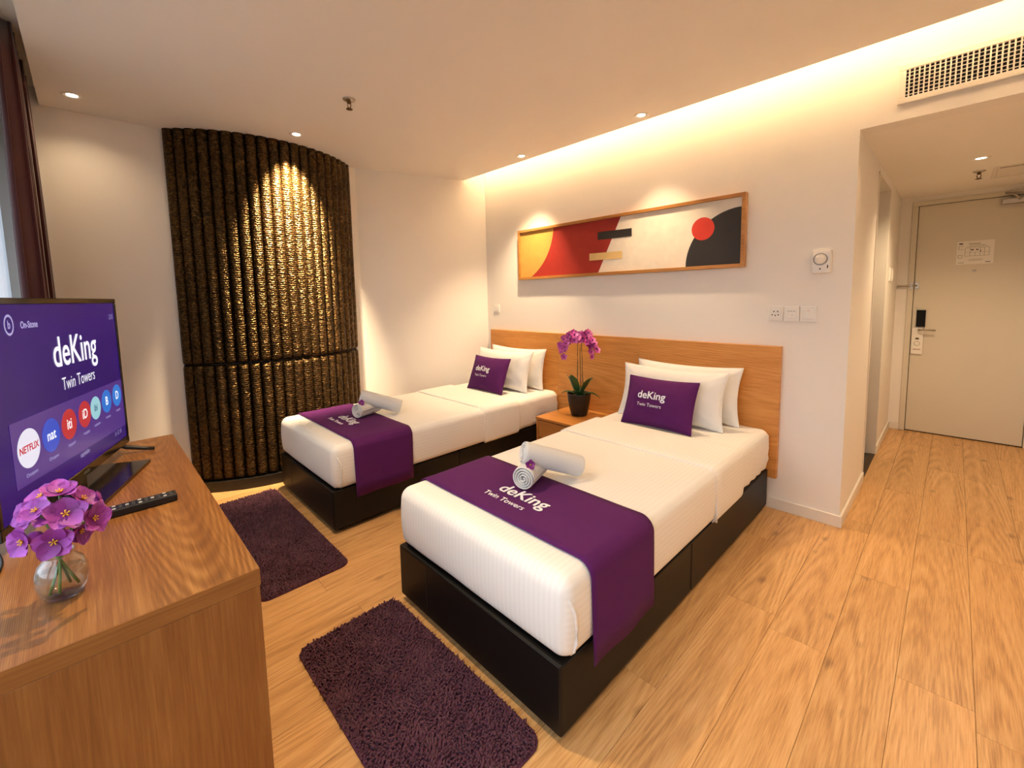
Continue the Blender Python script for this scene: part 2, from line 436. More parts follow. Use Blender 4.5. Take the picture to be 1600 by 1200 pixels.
# ------------------------------------------------------------------ room shell
H = 2.505; CEY = -.22; XL = -.74; XR = 3.75; YW = -3.45; YD = 2.543; CX = 2.62; SOF = 2.188
fl = struct(box('floor', -1.0, XR, YW - .05, YD + .1, -.06, -.012, mat('dark_underlay', srgb(60, 42, 26), .9, bump=.1)))
PW, PLN = .19, 1.26
cache = {}
x = -.86; ci = 0
while x < XR:
    off = (ci * .43 + .17 * (ci % 3)) % PLN
    y = YW - off
    while y < YD + .02:
        xa, xb, ya, yb = max(x, -.95), min(x + PW, XR), max(y, YW), min(y + PLN, YD + .04)
        y += PLN
        segs = [(xa, xb, ya, yb)]
        if xa < CX - .01 and yb > .0:      # the plank would run under the headboard wall: keep the room side
            if xb <= CX + .001: segs = [(xa, xb, ya, min(yb, .02))]
            else: segs = [(xa, xb, ya, min(yb, .02)), (CX - .01, xb, max(ya, .02), yb)]
        for (a, b, c, d) in segs:
            if b - a < .012 or d - c < .02: continue
            key = (round(b - a, 3), round(d - c, 3))
            if key not in cache:
                bm = bmesh.new(); g = .0004
                add_box(bm, -(b - a) / 2 + g, (b - a) / 2 - g, -(d - c) / 2 + g, (d - c) / 2 - g, -.011, 0, .0008, 1)
                me = bpy.data.meshes.new('plank'); bm.to_mesh(me); bm.free(); me.materials.append(FLOORM); cache[key] = me
            o = bpy.data.objects.new('plank', cache[key]); o.location = ((a + b) / 2, (c + d) / 2, 0); link(o, fl)
            o.location.z += .036 - .036
    x += PW; ci += 1
for o in fl.children: o.location -= fl.location

struct(boxes('wall_headboard', [(-.75, CX, 0, .12, 0, 2.78), (CX, XR, 0, .12, SOF, 2.78)], WALL))
# left wall: straight past the bronze panel, then slanting in to the headboard corner
vs, fs = prism([(XL, YW - .1), (XL, -1.20), (-.375, .03), (-.375, .12), (-.95, .12), (-.95, YW - .1)], 0, 2.78)
struct(mo('wall_left', vs, fs, WALL))
struct(boxes('wall_window', [(-.9, -.35, YW - .12, YW, 0, 2.78), (3.3, XR, YW - .12, YW, 0, 2.78), (-.35, 3.3, YW - .12, YW, 0, .42), (-.35, 3.3, YW - .12, YW, 2.38, 2.78)], WALL))
struct(box('wall_right', XR, XR + .1, YW - .1, YD + .2, -.05, 2.78, WALL))
struct(boxes('wall_corridor', [(2.5, CX, .12, .86, 0, SOF), (2.5, CX, 1.56, YD, 0, SOF), (2.5, CX, .86, 1.56, 2.122, SOF)], WALL))
struct(boxes('wall_end', [(2.5, 2.70, YD, YD + .1, 0, SOF), (3.52, XR, YD, YD + .1, 0, SOF), (2.70, 3.52, YD, YD + .1, 2.145, SOF), (2.5, 3.75, YD + .1, YD + .16, 0, SOF)], WALL))
struct(boxes('ceiling', [(-.9, XR, -3.085, CEY, H, H + .05), (-.9, XR, CEY - .012, CEY, H + .05, H + .10)], CEIL))  # second box: unseen upstand added to keep direct strip light off the wall
struct(boxes('ceiling_upper', [(-.95, XR, -3.2, .1, 2.76, 2.82), (-.95, XR, YW - .12, -3.085, 2.60, 2.66), (-.95, XR, -3.085, -3.06, H + .05, 2.76)], CEIL))
struct(boxes('ceiling_corridor', [(1.3, XR, .12, YD + .12, SOF, SOF + .06)], CEIL))
# bathroom seen through the doorway
TILE = mat('dark_bathroom_tile', srgb(58, 52, 44), .35, noise_scale=8, noise_amt=.15, bump=.05, bump_scale=40)
struct(boxes('floor_bathroom', [(1.3, CX - .012, .12, YD, -.05, -.004)], TILE))
struct(boxes('wall_bathroom', [(1.2, 1.3, .12, YD + .1, 0, SOF), (1.3, 2.5, YD, YD + .1, 0, SOF)], WALL))
struct(boxes('trim_1', [(2.495, CX + .006, .845, .865, 0, 2.127), (2.495, CX + .006, 1.555, 1.575, 0, 2.127), (2.495, CX + .006, .845, 1.575, 2.117, 2.135)], TRIM))
# door threshold strip
struct(boxes('trim_2', [(CX - .03, CX + .005, .865, 1.555, -.003, .004)], mat('dark_threshold', srgb(70, 52, 34), .5, bump=.05)))
# baseboards
struct(boxes('baseboard_headboard', [(-.37, CX + .012, -.012, 0, 0, .068)], TRIM, bev=.002))
struct(boxes('baseboard_corridor', [(CX, CX + .012, 0, .845, 0, .068), (CX, CX + .012, 1.575, YD, 0, .068)], TRIM, bev=.002))
struct(boxes('baseboard_end', [(CX + .012, 2.70, YD - .012, YD, 0, .068), (3.52, XR, YD - .012, YD, 0, .068)], TRIM, bev=.002))
struct(boxes('baseboard_right', [(XR - .012, XR, YW, YD, 0, .068)], TRIM, bev=.002))
struct(boxes('baseboard_left', [(XL, XL + .012, YW, -2.55, 0, .068), (XL, XL + .012, -1.25, -1.20, 0, .068)], TRIM, bev=.002))

# window with frame and panes behind the curtains
wf = empty_struct('window_1', (1.475, YW - .06, .42))
ALU = mat('dark_window_frame', srgb(60, 58, 58), .4, .6, bump=.03)
t = NT('window_glass'); t.b.inputs['Transmission Weight'].default_value = 1; t.b.inputs['Roughness'].default_value = 0; t.b.inputs['IOR'].default_value = 1.0
tr = t.n('ShaderNodeBsdfTransparent'); tr.inputs[0].default_value = (.92, .95, .96, 1)
gl = t.n('ShaderNodeBsdfGlossy'); gl.inputs['Roughness'].default_value = .02
ms = t.n('ShaderNodeMixShader'); ms.inputs[0].default_value = .06; t.l(tr.outputs[0], ms.inputs[1]); t.l(gl.outputs[0], ms.inputs[2]); t.l(ms.outputs[0], t.o.inputs[0])
WGLASS = t.m
for (a, b, c, d) in ((-1.825, 1.825, 0, .05), (-1.825, 1.825, 1.91, 1.96)): box('window_rail', a, b, -.03, .03, c, d, ALU, wf)
for xx in (-1.8, -.6, .6, 1.8): box('window_stile', xx - .025, xx + .025, -.03, .03, .05, 1.91, ALU, wf)
for xx in (-1.2, 0, 1.2): box('window_pane', xx - .575, xx + .575, -.004, .004, .05, 1.91, WGLASS, wf)

# ------------------------------------------------------------------ cove light above the headboard wall
cl = thing('cove_light', 'warm linear strip light hidden above the ceiling edge over the headboard', 'light', (1.6, -.40, H + .05))
box('channel', -2.05, 2.05, -.02, .02, 0, .008, WHITEP, cl)
box('light_strip', -2.05, 2.05, -.012, .012, .008, .014, emit_mat('warm_led_strip', WARM + (1,), COVE_E * 10), cl)

# ------------------------------------------------------------------ recessed downlights
LENS = emit_mat('downlight_lens', (1, .84, .62, 1), 9)
def downlight(x, y, z, label, power, size=1.35, group='recessed ceiling downlights', blend=.8, aim=(0, 0, -1)):
    t = thing('downlight', label, 'downlight', (x, y, z), 0, group)
    vs, fs = lathe([(.0235, -.0006), (.026, -.0012), (.031, -.0016), (.034, -.004), (.045, -.004), (.048, 0)], 28)
    mo('trim_ring', vs, fs, WHITEP, t, True)
    vs, fs = lathe([(.024, -.0008), (.0005, -.0008)], 28)
    mo('lens', vs, fs, LENS, t)
    ld = bpy.data.lights.new('downlight_bulb', 'SPOT'); ld.energy = power; ld.color = WARM; ld.spot_size = size; ld.spot_blend = blend; ld.shadow_soft_size = .03
    lo = bpy.data.objects.new('downlight_bulb', ld); lo.location = (0, 0, -.012); lo.rotation_euler = Vector(aim).to_track_quat('-Z', 'Y').to_euler(); link(lo, t)
    return t
downlight(-.46, -2.945, H, 'small recessed downlight near the curtain, leftmost in the ceiling', SPOT_W * .09, 2.4, blend=1.)
downlight(-.255, -1.843, H, 'recessed downlight just above the dark bronze curved panel', SPOT_W * 9, 1.10, blend=.95, aim=(-.42, 0, -1))
downlight(.45, -.318, H, 'recessed downlight near the far corner, over the farther bed', SPOT_W * 1.4, aim=(-.18, .04, -1))
downlight(1.53, -.313, H, 'recessed downlight above the long picture, nearest the ceiling edge', SPOT_W * .55, aim=(0, .06, -1))
downlight(3.086, 1.252, SOF, 'bright recessed downlight in the entrance corridor ceiling', SPOT_W * .72, 2.4)
for (xx, yy, k, lab) in ((3.25, -.6, .55, 'recessed downlight in front of the corridor opening'),
                     (3.3, -1.9, .36, 'recessed downlight over the open floor right of the beds'), (1.25, -2.50, 1.3, 'unseen downlight added to brighten the floor in front of the oak cabinet')):  # the cabinet one is an out-of-view lamp added to brighten that floor
    downlight(xx, yy, H, lab, SPOT_W * k, 1.9, blend=1., aim=(.1, -.08, -1))

# ------------------------------------------------------------------ fluted bronze panel
pn = thing('fluted_wall_panel', 'tall curved dark bronze panel of vertical half round ribs beside the farther bed', 'wall panel', (-1.30, -1.90, 0))
RP = .835; A0 = -.846; NR = 20; ZJ = .915
dA = 2 * abs(A0) / NR; rw = RP * dA / 2
def rib_mesh(z0, z1, seed, cap_top, cap_bot):
    nu, nz = 12, int((z1 - z0) / .014)
    vs, fs = [], []
    for k in range(nz + 1):
        z = z0 + (z1 - z0) * k / nz
        e = 1.
        for (on, d) in ((cap_top, z1 - z), (cap_bot, z - z0)):
            if on and d < .035: e = min(e, math.sqrt(max(0, 1 - (1 - d / .035) ** 2)))
        for i in range(nu + 1):
            a = PI * i / nu
            ux = -math.cos(a) * rw * 1.0; uy = math.sin(a) * .030 * (.25 + .75 * e)
            q = Vector((ux * 16 + seed * 7.1, uy * 8, z * 16))
            chev = math.sin(z * 190 + abs(ux) * 130 + 2.2 * noise.noise(q * 2.0))
            h = (.0011 * chev + .0005 * noise.noise(q * 3)) * math.sin(a) ** .6
            uy += h
            vs.append((uy, ux, z))          # x outward, y along the wall
    n = nu + 1
    for k in range(nz):
        for i in range(nu):
            fs.append((k * n + i, k * n + i + 1, (k + 1) * n + i + 1, (k + 1) * n + i))
    fs.append(tuple(range(n))[::-1]); fs.append(tuple(range(nz * n, nz * n + n)))
    return mesh_of('rib', vs, fs, True)
variants = [(rib_mesh(ZJ + .003, H, s, False, True), rib_mesh(.075, ZJ - .003, s + 5, True, True)) for s in range(4)]
for i in range(NR):
    a = A0 + dA * (i + .5)
    for me in variants[i % 4]:
        o = obj('rib', me, BRONZE, pn, (RP * math.cos(a), RP * math.sin(a), 0), (0, 0, a))
poly = [(RP * math.cos(A0 + 2 * abs(A0) * k / 40), RP * math.sin(A0 + 2 * abs(A0) * k / 40)) for k in range(41)]
vs, fs = prism(poly + [(.56, poly[-1][1]), (.56, poly[0][1])], .02, H)
mo('backing', vs, fs, mat('dark_bronze_backing', srgb(36, 30, 22), .5, .4, bump=.3, bump_scale=90), pn)
po2 = [((RP + .045) * math.cos(A0 + 2 * abs(A0) * k / 40), (RP + .045) * math.sin(A0 + 2 * abs(A0) * k / 40)) for k in range(41)]
vs, fs = prism(po2 + [(.56, po2[-1][1]), (.56, po2[0][1])], 0, .075)
mo('plinth', vs, fs, mat('black_plinth', srgb(30, 26, 21), .4, bump=.1), pn)

# ------------------------------------------------------------------ headboard
hb = thing('headboard', 'long oak veneer headboard of three panels behind both beds', 'headboard', (1.0, -.02, .2))
for (a, b) in ((-.305, .5875), (.5885, 1.3755), (1.3765, 2.305)):
    box('headboard_panel', a - 1.0, b - 1.0, -.02, .018, .004, .821, OAKH, hb, .0012, 1)

# ------------------------------------------------------------------ beds
BW, BH, BF, BHEAD = .924, .259, -2.064, -.05
MT = .515
def bed(x0, which, gname):
    x1 = x0 + BW
    t = thing('box_bed', 'black leatherette box bed frame under the mattress of the ' + which, 'bed', ((x0 + x1) / 2, (BF + BHEAD) / 2, 0), 0, 'bed bases')
    L = BHEAD - BF; s = L / 2 - .0
    ym = -.10
    for (a, b) in ((-L / 2, ym - .0015), (ym + .0015, L / 2)):
        box('base_box', -BW / 2, BW / 2, a, b, .028, BH, BLACK, t, .008, 3)
    for (dx, dy) in ((-1, -1), (1, -1), (-1, 1), (1, 1)):
        vs, fs = lathe([(.001, 0), (.02, 0), (.022, .004), (.022, .03), (.001, .03)], 16)
        mo('foot', vs, fs, RUB, t, loc=(dx * (BW / 2 - .06), dy * (L / 2 - .06), 0))
    # stitched seam on the foot panel
    box('seam', -BW / 2 + .21, -BW / 2 + .2125, -L / 2 - .0008, -L / 2 + .001, .034, BH - .006, mat('black_thread', srgb(40, 36, 33), .7, bump=.1), t)
    pts = [(-BW / 2 + .01, -L / 2 + .001, BH - .003), (BW / 2 - .01, -L / 2 + .001, BH - .003), (BW / 2 - .001, -L / 2 + .01, BH - .003), (BW / 2 - .001, L / 2 - .01, BH - .003)]
    vs, fs = tube(pts, .003, 6); mo('piping', vs, fs, BLACK, t, True)
    # mattress
    mx0, mx1, my0, my1 = x0 - .002, x1 + .004, BF + .018, BHEAD - .004
    xc, yc = (mx0 + mx1) / 2, (my0 + my1) / 2
    hw, hl = (mx1 - mx0) / 2, (my1 - my0) / 2
    mz = MT - BH
    def wr(p, k=1.):
        f = noise.noise(Vector((p.x * 4, p.y * 4 + x0 * 9, p.z * 5))) * .004
        return Vector((f * .6, f * .4, f * .5)) * k
    def wr_head(p):
        v = wr(p)
        if p.y > hl - .5 and abs(p.x) > hw - .08 and p.z < mz - .03:
            s = math.sin((p.y * 1.0 + p.z * 1.4) * 60 + 2 * noise.noise(p * 9)) * .004
            v = v + Vector((s if p.x > 0 else -s, 0, 0))
        return v
    r = .046
    xs = samples(-hw, hw, r, 18); zs = samples(0, mz, r, 5)
    ys = samples(-hl, hl, r, 60)
    m = thing('mattress', 'white sheeted mattress of the ' + which, 'mattress', (xc, yc, BH), 0, 'mattresses')
    vs, fs = rounded(xs, ys, zs, r, None, .008, wr_head)
    mo('mattress_body', vs, fs, SHEET, m, True)
    # top sheet, turned down towards the pillows
    g = .006
    cut = hl - .74
    xs2 = samples(-hw - g, hw + g, r, 18); zs2 = samples(-.004, mz + g, r, 5); ys2 = samples(-hl - g, hl + g, r, 60, (cut,))
    ts = thing('top_sheet', 'white satin stripe top sheet tucked over the ' + which, 'sheet', (xc, yc, BH), 0, 'top sheets')
    vs, fs = rounded(xs2, ys2, zs2, r, lambda p: p.y < cut and p.z > 0, .008, wr)
    solidify(mo('sheet_body', vs, fs, SHEET, ts, True), .003, -1)
    g2 = .013; c0, c1 = hl - .875, hl - .515
    xs3 = samples(-hw - g2, hw + g2, r + .004, 18); zs3 = samples(-.02, mz + g2, r + .004, 5); ys3 = samples(-hl, hl, r, 40, (c0, c0 + .006, c0 + .014, c1))
    def wr3(p):
        v = wr(p)
        d = p.y - c0
        if d < .02: v = v + Vector((-.006 * (1 if p.x > 0 else -1) * (abs(p.x) > hw - .02), 0, -.006 if p.z > mz - .05 else 0)) * (1 - max(d, 0) / .02)
        # hangs slightly askew at the sides
        if p.z < mz - .08: v = v + Vector((0, .012 * math.sin(p.z * 14), 0))
        return v
    vs, fs = rounded(xs3, ys3, zs3, r + .004, lambda p: c0 < p.y < c1 and p.z > -.01, .006, wr3)
    solidify(mo('turned_down_fold', vs, fs, SHEET, ts, True), .006, -1)
    # rolled front edge of the fold and the tucked corner pleat
    pts = [(-hw - g2, c0, .05), (-hw - g2, c0, mz - .05), (-hw + .012, c0, mz + .001), (-hw + .06, c0, mz + g2 - .004)]
    pts += [(-hw + .06 + (2 * hw - .12) * k / 12, c0 + .002 * math.sin(k * 1.7), mz + g2 - .004) for k in range(1, 13)]
    pts += [(hw - .012, c0, mz + .001), (hw + g2, c0, mz - .05), (hw + g2 + .001, c0, .06), (hw + g2, c0 + .004, .006)]
    vs, fs = tube(pts, .0055, 8); mo('fold_edge', vs, fs, SHEET, ts, True)
    pts = [(hw - .022, -hl + .006, mz - .035), (hw + .005, -hl + .016, mz - .06), (hw + .014, -hl + .030, mz - .10), (hw + .0165, -hl + .036, mz - .15), (hw + .014, -hl + .034, .06), (hw + .008, -hl + .032, .03), (hw - .008, -hl + .034, .008)]
    vs, fs = tube(pts, [.002, .005, .006, .006, .006, .005, .003], 8); mo('corner_pleat', vs, fs, SHEET, ts, True)
    # runner across the foot
    ry0, ry1 = -1.935, -1.545
    rn = thing('bed_runner', 'purple bed runner with white lettering across the ' + which, 'bed runner', (xc, (ry0 + ry1) / 2, BH), 0, 'purple bed runners')
    prof = []
    HX = hw + g + .009; top = mz + g + .006; lo = -.062
    R2 = r + .006
    prof.append((-HX - .010, lo)); prof.append((-HX - .008, lo + .07))
    for k in range(4): prof.append((-HX - .006 * (1 - k / 4), lo + .10 + (top - R2 - lo - .10) * k / 4))
    for k in range(9):
        a = PI - PI / 2 * k / 8; prof.append((-HX + R2 + R2 * math.cos(a), top - R2 + R2 * math.sin(a)))
    for k in range(1, 16): prof.append((-HX + R2 + (2 * HX - 2 * R2) * k / 16, top))
    prof += [(-p[0], p[1]) for p in prof[:15]][::-1]
    N = 14; vs, fs = [], []
    for j in range(N + 1):
        yy = (ry1 - ry0) * (j / N - .5)
        for i, (px, pz) in enumerate(prof):
            hang = max(0, (top - .08 - pz) / .25)
            vs.append((px + (.004 * math.sin(yy * 22 + x0) * hang if px > 0 else -.004 * math.sin(yy * 19) * hang), yy * (1 - .02 * hang) - .004 * hang, pz + .0012 * noise.noise(Vector((px * 6, yy * 6, x0)))))
    n = len(prof)
    for j in range(N):
        for i in range(n - 1): fs.append((j * n + i, j * n + i + 1, (j + 1) * n + i + 1, (j + 1) * n + i))
    solidify(mo('runner_cloth', vs, fs, PURPLE, rn, True), .003, 1)
    for sgn in (-1, 1):       # stitched hems
        yy = sgn * ((ry1 - ry0) / 2 - .012)
        vs, fs = tube([(px, yy, pz + .0016) for px, pz in prof[13:-13]], .0012, 5); mo('hem', vs, fs, PURPLE, rn, True)
    vs, fs = text('deKing', .094, .0014, .0006)
    mo('lettering', [(v.x + .02, v.y - .045, top + .0056 + v.z) for v in vs], fs, PRINT, rn)
    vs, fs = text('Twin Towers', .042, 0, .0006)
    mo('lettering', [(v.x - .02, v.y - .105, top + .0056 + v.z) for v in vs], fs, PRINT, rn)
    return xc
b1c = bed(1.339, 'bed nearest the corridor', 'near')
b2c = bed(-.328, 'bed beside the bronze panel', 'far')

# ------------------------------------------------------------------ pillows and cushions
def pillow_fn(w, h, t, pinch, seed, wrk):
    def f(u, v, side):
        x = w / 2 * u * (1 - pinch * (1 - v * v) * abs(u) ** 3)
        y = h / 2 * v * (1 - pinch * 1.5 * (1 - u * u) * abs(v) ** 3)
        th = t / 2 * (max(0, 1 - abs(u) ** 2.6) ** .55) * (max(0, 1 - abs(v) ** 2.4) ** .6)
        z = th + wrk * noise.noise(Vector((x * 9 + seed, y * 9, side * 3))) * min(1, th * 25) + wrk * .5 * noise.noise(Vector((x * 26 + seed, y * 14, side))) * min(1, th * 25)
        # creases running in from the corners
        cr = math.sin((abs(u) - abs(v)) * 22) * wrk * .5 * (abs(u * v)) ** 1.5 * min(1, th * 30)
        return Vector((x, y, side * (z + cr)))
    return f
def pillow(name, label, cat, w, h, t, x, y, lean, yaw, m, group, pinch=.07, seed=0., wrk=.008, zsit=MT, roll=0.):
    f = pillow_fn(w, h, t, pinch, seed, wrk)
    nu, nv = 40, 28
    vs, fs = [], []
    ss = lambda k, n: math.sin((k / n - .5) * PI)
    for side in (1, -1):
        b = len(vs)
        for j in range(nv + 1):
            for i in range(nu + 1): vs.append(f(ss(i, nu), ss(j, nv), side))
        for j in range(nv):
            for i in range(nu):
                q = (b + j * (nu + 1) + i, b + j * (nu + 1) + i + 1, b + (j + 1) * (nu + 1) + i + 1, b + (j + 1) * (nu + 1) + i)
                fs.append(q if side > 0 else q[::-1])
    me = mesh_of(name, vs, fs)
    bm = bmesh.new(); bm.from_mesh(me); bmesh.ops.remove_doubles(bm, verts=bm.verts, dist=.0006); bm.to_mesh(me); bm.free()
    me.polygons.foreach_set('use_smooth', [True] * len(me.polygons))
    bpy_e = thing(name, label, cat, (x, y, zsit), 0, group)
    bpy_e.rotation_euler = (PI / 2 - math.radians(lean), math.radians(roll), math.radians(yaw))
    o = obj('cover', me, m, bpy_e, (0, h / 2 + .004, 0))
    ed = [(f(math.cos(a), 0, 1)) for a in (0,)]
    loop = []
    for k in range(80):
        q = k / 80 * 4; s = q % 1 * 2 - 1
        u, v = ((s, -1), (1, s), (-s, 1), (-1, -s))[int(q)]
        p = f(u, v, 1); loop.append((p.x, p.y + h / 2 + .004, 0))
    loop.append(loop[0])
    vs, fs = tube(loop, .0035, 6, False); mo('piping', vs, fs, m, bpy_e, True)
    return bpy_e, f
for (c, which, dx) in ((b1c, 'bed nearest the corridor', 0.), (b2c, 'bed beside the bronze panel', .055)):
    s = 1 if dx == 0 else 2
    pillow('pillow', 'white rear pillow against the headboard on the ' + which, 'pillow', .71, .365, .13, c - .03 + dx, -.165, 8, 0, PILLOW, 'white bed pillows', seed=s * 3.3, wrk=.009)
    pillow('pillow', 'white front pillow just behind the cushion on the ' + which, 'pillow', .70, .36, .15, c - .06 + dx, -.345, 16, 1.5, PILLOW, 'white bed pillows', seed=s * 5.7, wrk=.01)
    e, f = pillow('cushion', 'small purple cushion with white lettering on the ' + which, 'cushion', .455, .315, .11, c - .045 + dx, -.535, 22, 1, PURPLE, 'purple cushions', pinch=.05, seed=s * 8.1, wrk=.006, zsit=MT + .004)
    for (tx, size, oy, bold, ox) in (('deKing', .066, .012, .0012, -.03), ('Twin Towers', .030, -.038, 0, -.035)):
        vs, fs = text(tx, size, bold, 0)
        out = []
        for v in vs:
            px, py = v.x + ox, v.y + oy
            q = f(px / (.455 / 2), py / (.315 / 2), 1)
            out.append((q.x, q.y + .315 / 2 + .004, q.z + .0042))
        mo('lettering', out, fs, PRINT, e)

# ------------------------------------------------------------------ rolled towels with a blossom
def towel(label, R, L, a, b, twist, group):
    """roll whose axis runs from a to b (centres of its ends)"""
    a, b = Vector(a), Vector(b)
    turns = 4.2; n = 150; pitch = (R - .007) / turns
    th = pitch * .36
    def sp(k):
        q = k / n; an = 2 * PI * turns * q; r = .006 + (R - .006 - th) * q
        return an, r
    L = (b - a).length
    zs = [0, .003, .008, .016] + [.016 + (L - .032) * k / 8 for k in range(1, 8)] + [L - .016, L - .008, L - .003, L]
    tk = [.25, .7, .93, 1.] + [1.] * 7 + [1., .93, .7, .25]
    vs, fs = [], []
    for zi, z in enumerate(zs):
        for k in range(n + 1):
            an, r = sp(k); e = min(1, (n - k) / 5 + .25)
            for s in (1, -1):
                rr = r + s * th * tk[zi] * e + .0008 * noise.noise(Vector((math.cos(an) * 4, math.sin(an) * 4, z * 40)))
                off = .004 * (1 - k / n) * (1 if z > L / 2 else -1) * (tk[zi] < 1)
                vs.append((rr * math.cos(an + twist), rr * math.sin(an + twist), z + off))
    m = 2 * (n + 1)
    for zi in range(len(zs) - 1):
        for k in range(n):
            p = zi * m + 2 * k; q = p + m
            fs.append((p, p + 2, q + 2, q)); fs.append((p + 1, q + 1, q + 3, p + 3))
        p = zi * m + 2 * n; fs.append((p, p + 1, p + m + 1, p + m))
        p = zi * m; fs.append((p, p + m, p + m + 1, p + 1))
    for (zi, fl_) in ((0, 1), (len(zs) - 1, 0)):
        for k in range(n):
            p = zi * m + 2 * k; qd = (p, p + 1, p + 3, p + 2)
            fs.append(qd if fl_ else qd[::-1])
    o = mo('rolled_towel', vs, fs, TOWEL, None, True)
    o.location = a; o.rotation_euler = (b - a).to_track_quat('Z', 'Y').to_euler()
    return tag(o, label, 'towel', group)

def petal_mesh(l, w, curl=.25, cup=.2, n=8, m=6, point=.0, ruffle=.0, seed=0):
    vs, fs = [], []
    for i in range(n + 1):
        t = i / n
        ww = w / 2 * (math.sin(PI * min(1, t ** .75 * .96 + .04)) ** (.62 if point == 0 else .9)) * (1 if t < 1 else .0)
        for j in range(m + 1):
            s = j / m * 2 - 1
            x = l * t; y = ww * s
            z = curl * l * t * t + cup * w * s * s * math.sin(PI * t) + ruffle * math.sin(s * 7 + t * 9 + seed) * t
            vs.append((x, y, z))
    for i in range(n):
        for j in range(m):
            q = i * (m + 1) + j; fs.append((q, q + 1, q + m + 2, q + m + 1))
    return vs, fs

PB = {}
def blossom(name, loc, normal, size, m, center_m, parent=None, npet=5, seed=0, curl=.12, openk=1.0):
    """open flower: petals around a centre; returned as one Empty with petal parts"""
    rnd = random.Random(seed)
    e = bpy.data.objects.new(name, None); e.location = loc; e.empty_display_size = .01
    e.rotation_euler = Vector(normal).to_track_quat('Z', 'Y').to_euler()
    link(e, parent)
    spin = rnd.random() * 6
    for k in range(npet):
        l = size * (1 if k % 2 == 0 else .92); wd = size * (1.12 if k % 2 else 1.0)
        vs, fs = petal_mesh(l, wd, curl * openk + rnd.uniform(-.1, .1), .16, seed=seed + k, ruffle=size * .03)
        o = mo('petal', vs, fs, m, e, True)
        o.rotation_euler = Matrix.Rotation(spin + 2 * PI * k / npet + rnd.uniform(-.12, .12), 4, 'Z').to_euler()
        o.rotation_euler[1] = -.12 + rnd.uniform(-.12, .08)
        o.location.z = .0006 * k
    vs, fs = [], []
    for k in range(5):
        a = 2 * PI * k / 5 + .3
        v2, f2 = tube([(0, 0, 0), (size * .08 * math.cos(a), size * .08 * math.sin(a), size * .16), (size * .17 * math.cos(a), size * .17 * math.sin(a), size * .25)], [size * .035, size * .03, size * .045], 6)
        b = len(vs); vs += v2; fs += [tuple(i + b for i in f) for f in f2]
    mo('stamens', vs, fs, center_m, e, True)
    return e

ST = MT + .014      # top of the runner
for (ox, dx, dy, bed_name) in ((0, 0, 0, 'bed nearest the corridor'), (1, -1.603, .011, 'bed beside the bronze panel')):
    mv = lambda x, y, z: (x + dx, y + dy, ST + z)
    pA, pB, uA, uB, fl_ = mv(1.785, -1.722, .055), mv(1.715, -1.53, .055), mv(1.735, -1.668, .147), mv(1.862, -1.430, .050), mv(1.800, -1.692, .112)
    towel('white rolled towel lying on the runner, lower one on the ' + bed_name, .055, .2, pA, pB, 1.9, 'rolled white towels')
    towel('white rolled towel leaning across the lower roll on the ' + bed_name, .052, .3, uA, uB, .6 + PI, 'rolled white towels')
    e = blossom('orchid_blossom', fl_, (.75, -.55, .4), .024, PETD, YEL, None, 5, 11 + ox, .1)
    tag(e, 'tiny purple orchid blossom tucked between the towels on the ' + bed_name, 'flower', 'orchid blossoms on towels')

# ------------------------------------------------------------------ nightstand
ns = thing('nightstand', 'small oak nightstand with one drawer between the beds', 'nightstand', (1.02, -.268, 0))
box('tabletop', -.295, .295, -.222, .222, .375, .395, OAKN, ns, .0015, 1)
for s in (-1, 1): box('side_panel', s * .286 - .009, s * .286 + .009, -.215, .222, 0, .375, OAKN, ns, .001, 1)
box('back_panel', -.277, .277, .205, .218, .14, .375, OAKN, ns)
box('drawer_box', -.272, .272, -.195, .2, .235, .365, OAKN, ns)
dr = box('drawer_front', -.274, .274, -.212, -.195, .232, .366, OAKN, ns, .001, 1)

# ------------------------------------------------------------------ potted orchid
og = thing('potted_orchid', 'pink orchid with arching flower spikes in a black pot on the nightstand', 'plant', (.955, -.225, .3955))
POT = mat('matt_black_pot', srgb(24, 22, 21), .35, bump=.05, bump_scale=120)
vs, fs = lathe([(.001, 0), (.056, 0), (.064, .006), (.077, .06), (.088, .12), (.094, .172), (.095, .178), (.091, .180), (.087, .172), (.084, .14)], 40)
mo('pot', vs, fs, POT, og, True)
vs, fs = lathe([(.086, .150), (.05, .156), (.001, .160)], 30)
mo('soil', vs, fs, mat('dark_bark_soil', srgb(48, 36, 24), .95, noise_scale=60, noise_amt=.4, bump=1., bump_scale=90, bdist=.006), og, True)
VR = Vector((.70, .715, 0)); VF = Vector((-.71, .70, 0))
def leaf(az, L, W, rise, droop):
    d = Vector((math.cos(az), math.sin(az), 0)); sd = Vector((-d.y, d.x, 0))
    vs, fs = [], []
    n, m = 14, 6
    for i in range(n + 1):
        t = i / n
        c = d * (.012 + L * t * (1 - .15 * t)) + Vector((0, 0, .158 + rise * t - droop * t * t))
        wd = W * math.sin(PI * min(1, t * .93 + .07)) ** .7 / 2 * (1 if i < n else 0)
        for j in range(m + 1):
            s = j / m * 2 - 1
            vs.append(c + sd * wd * s + Vector((0, 0, .35 * wd * s * s)))
    for i in range(n):
        for j in range(m): q = i * (m + 1) + j; fs.append((q, q + 1, q + m + 2, q + m + 1))
    solidify(mo('leaf', vs, fs, GREEN, og, True), .0015)
a0 = math.atan2(VR.y, VR.x)
for (da, L, W, ri, dp) in ((PI + .75, .10, .085, .24, .06), (-.75, .11, .08, .22, .07), (PI + .05, .10, .07, .24, .07), (.1, .12, .065, .21, .07), (PI - .3, .155, .04, .10, .09), (-.15, .18, .045, .09, .11), (PI + 1.2, .10, .05, .10, .05), (1.6, .12, .05, .12, .06), (-1.2, .09, .045, .08, .05)):
    leaf(a0 + da, L, W, ri, dp)
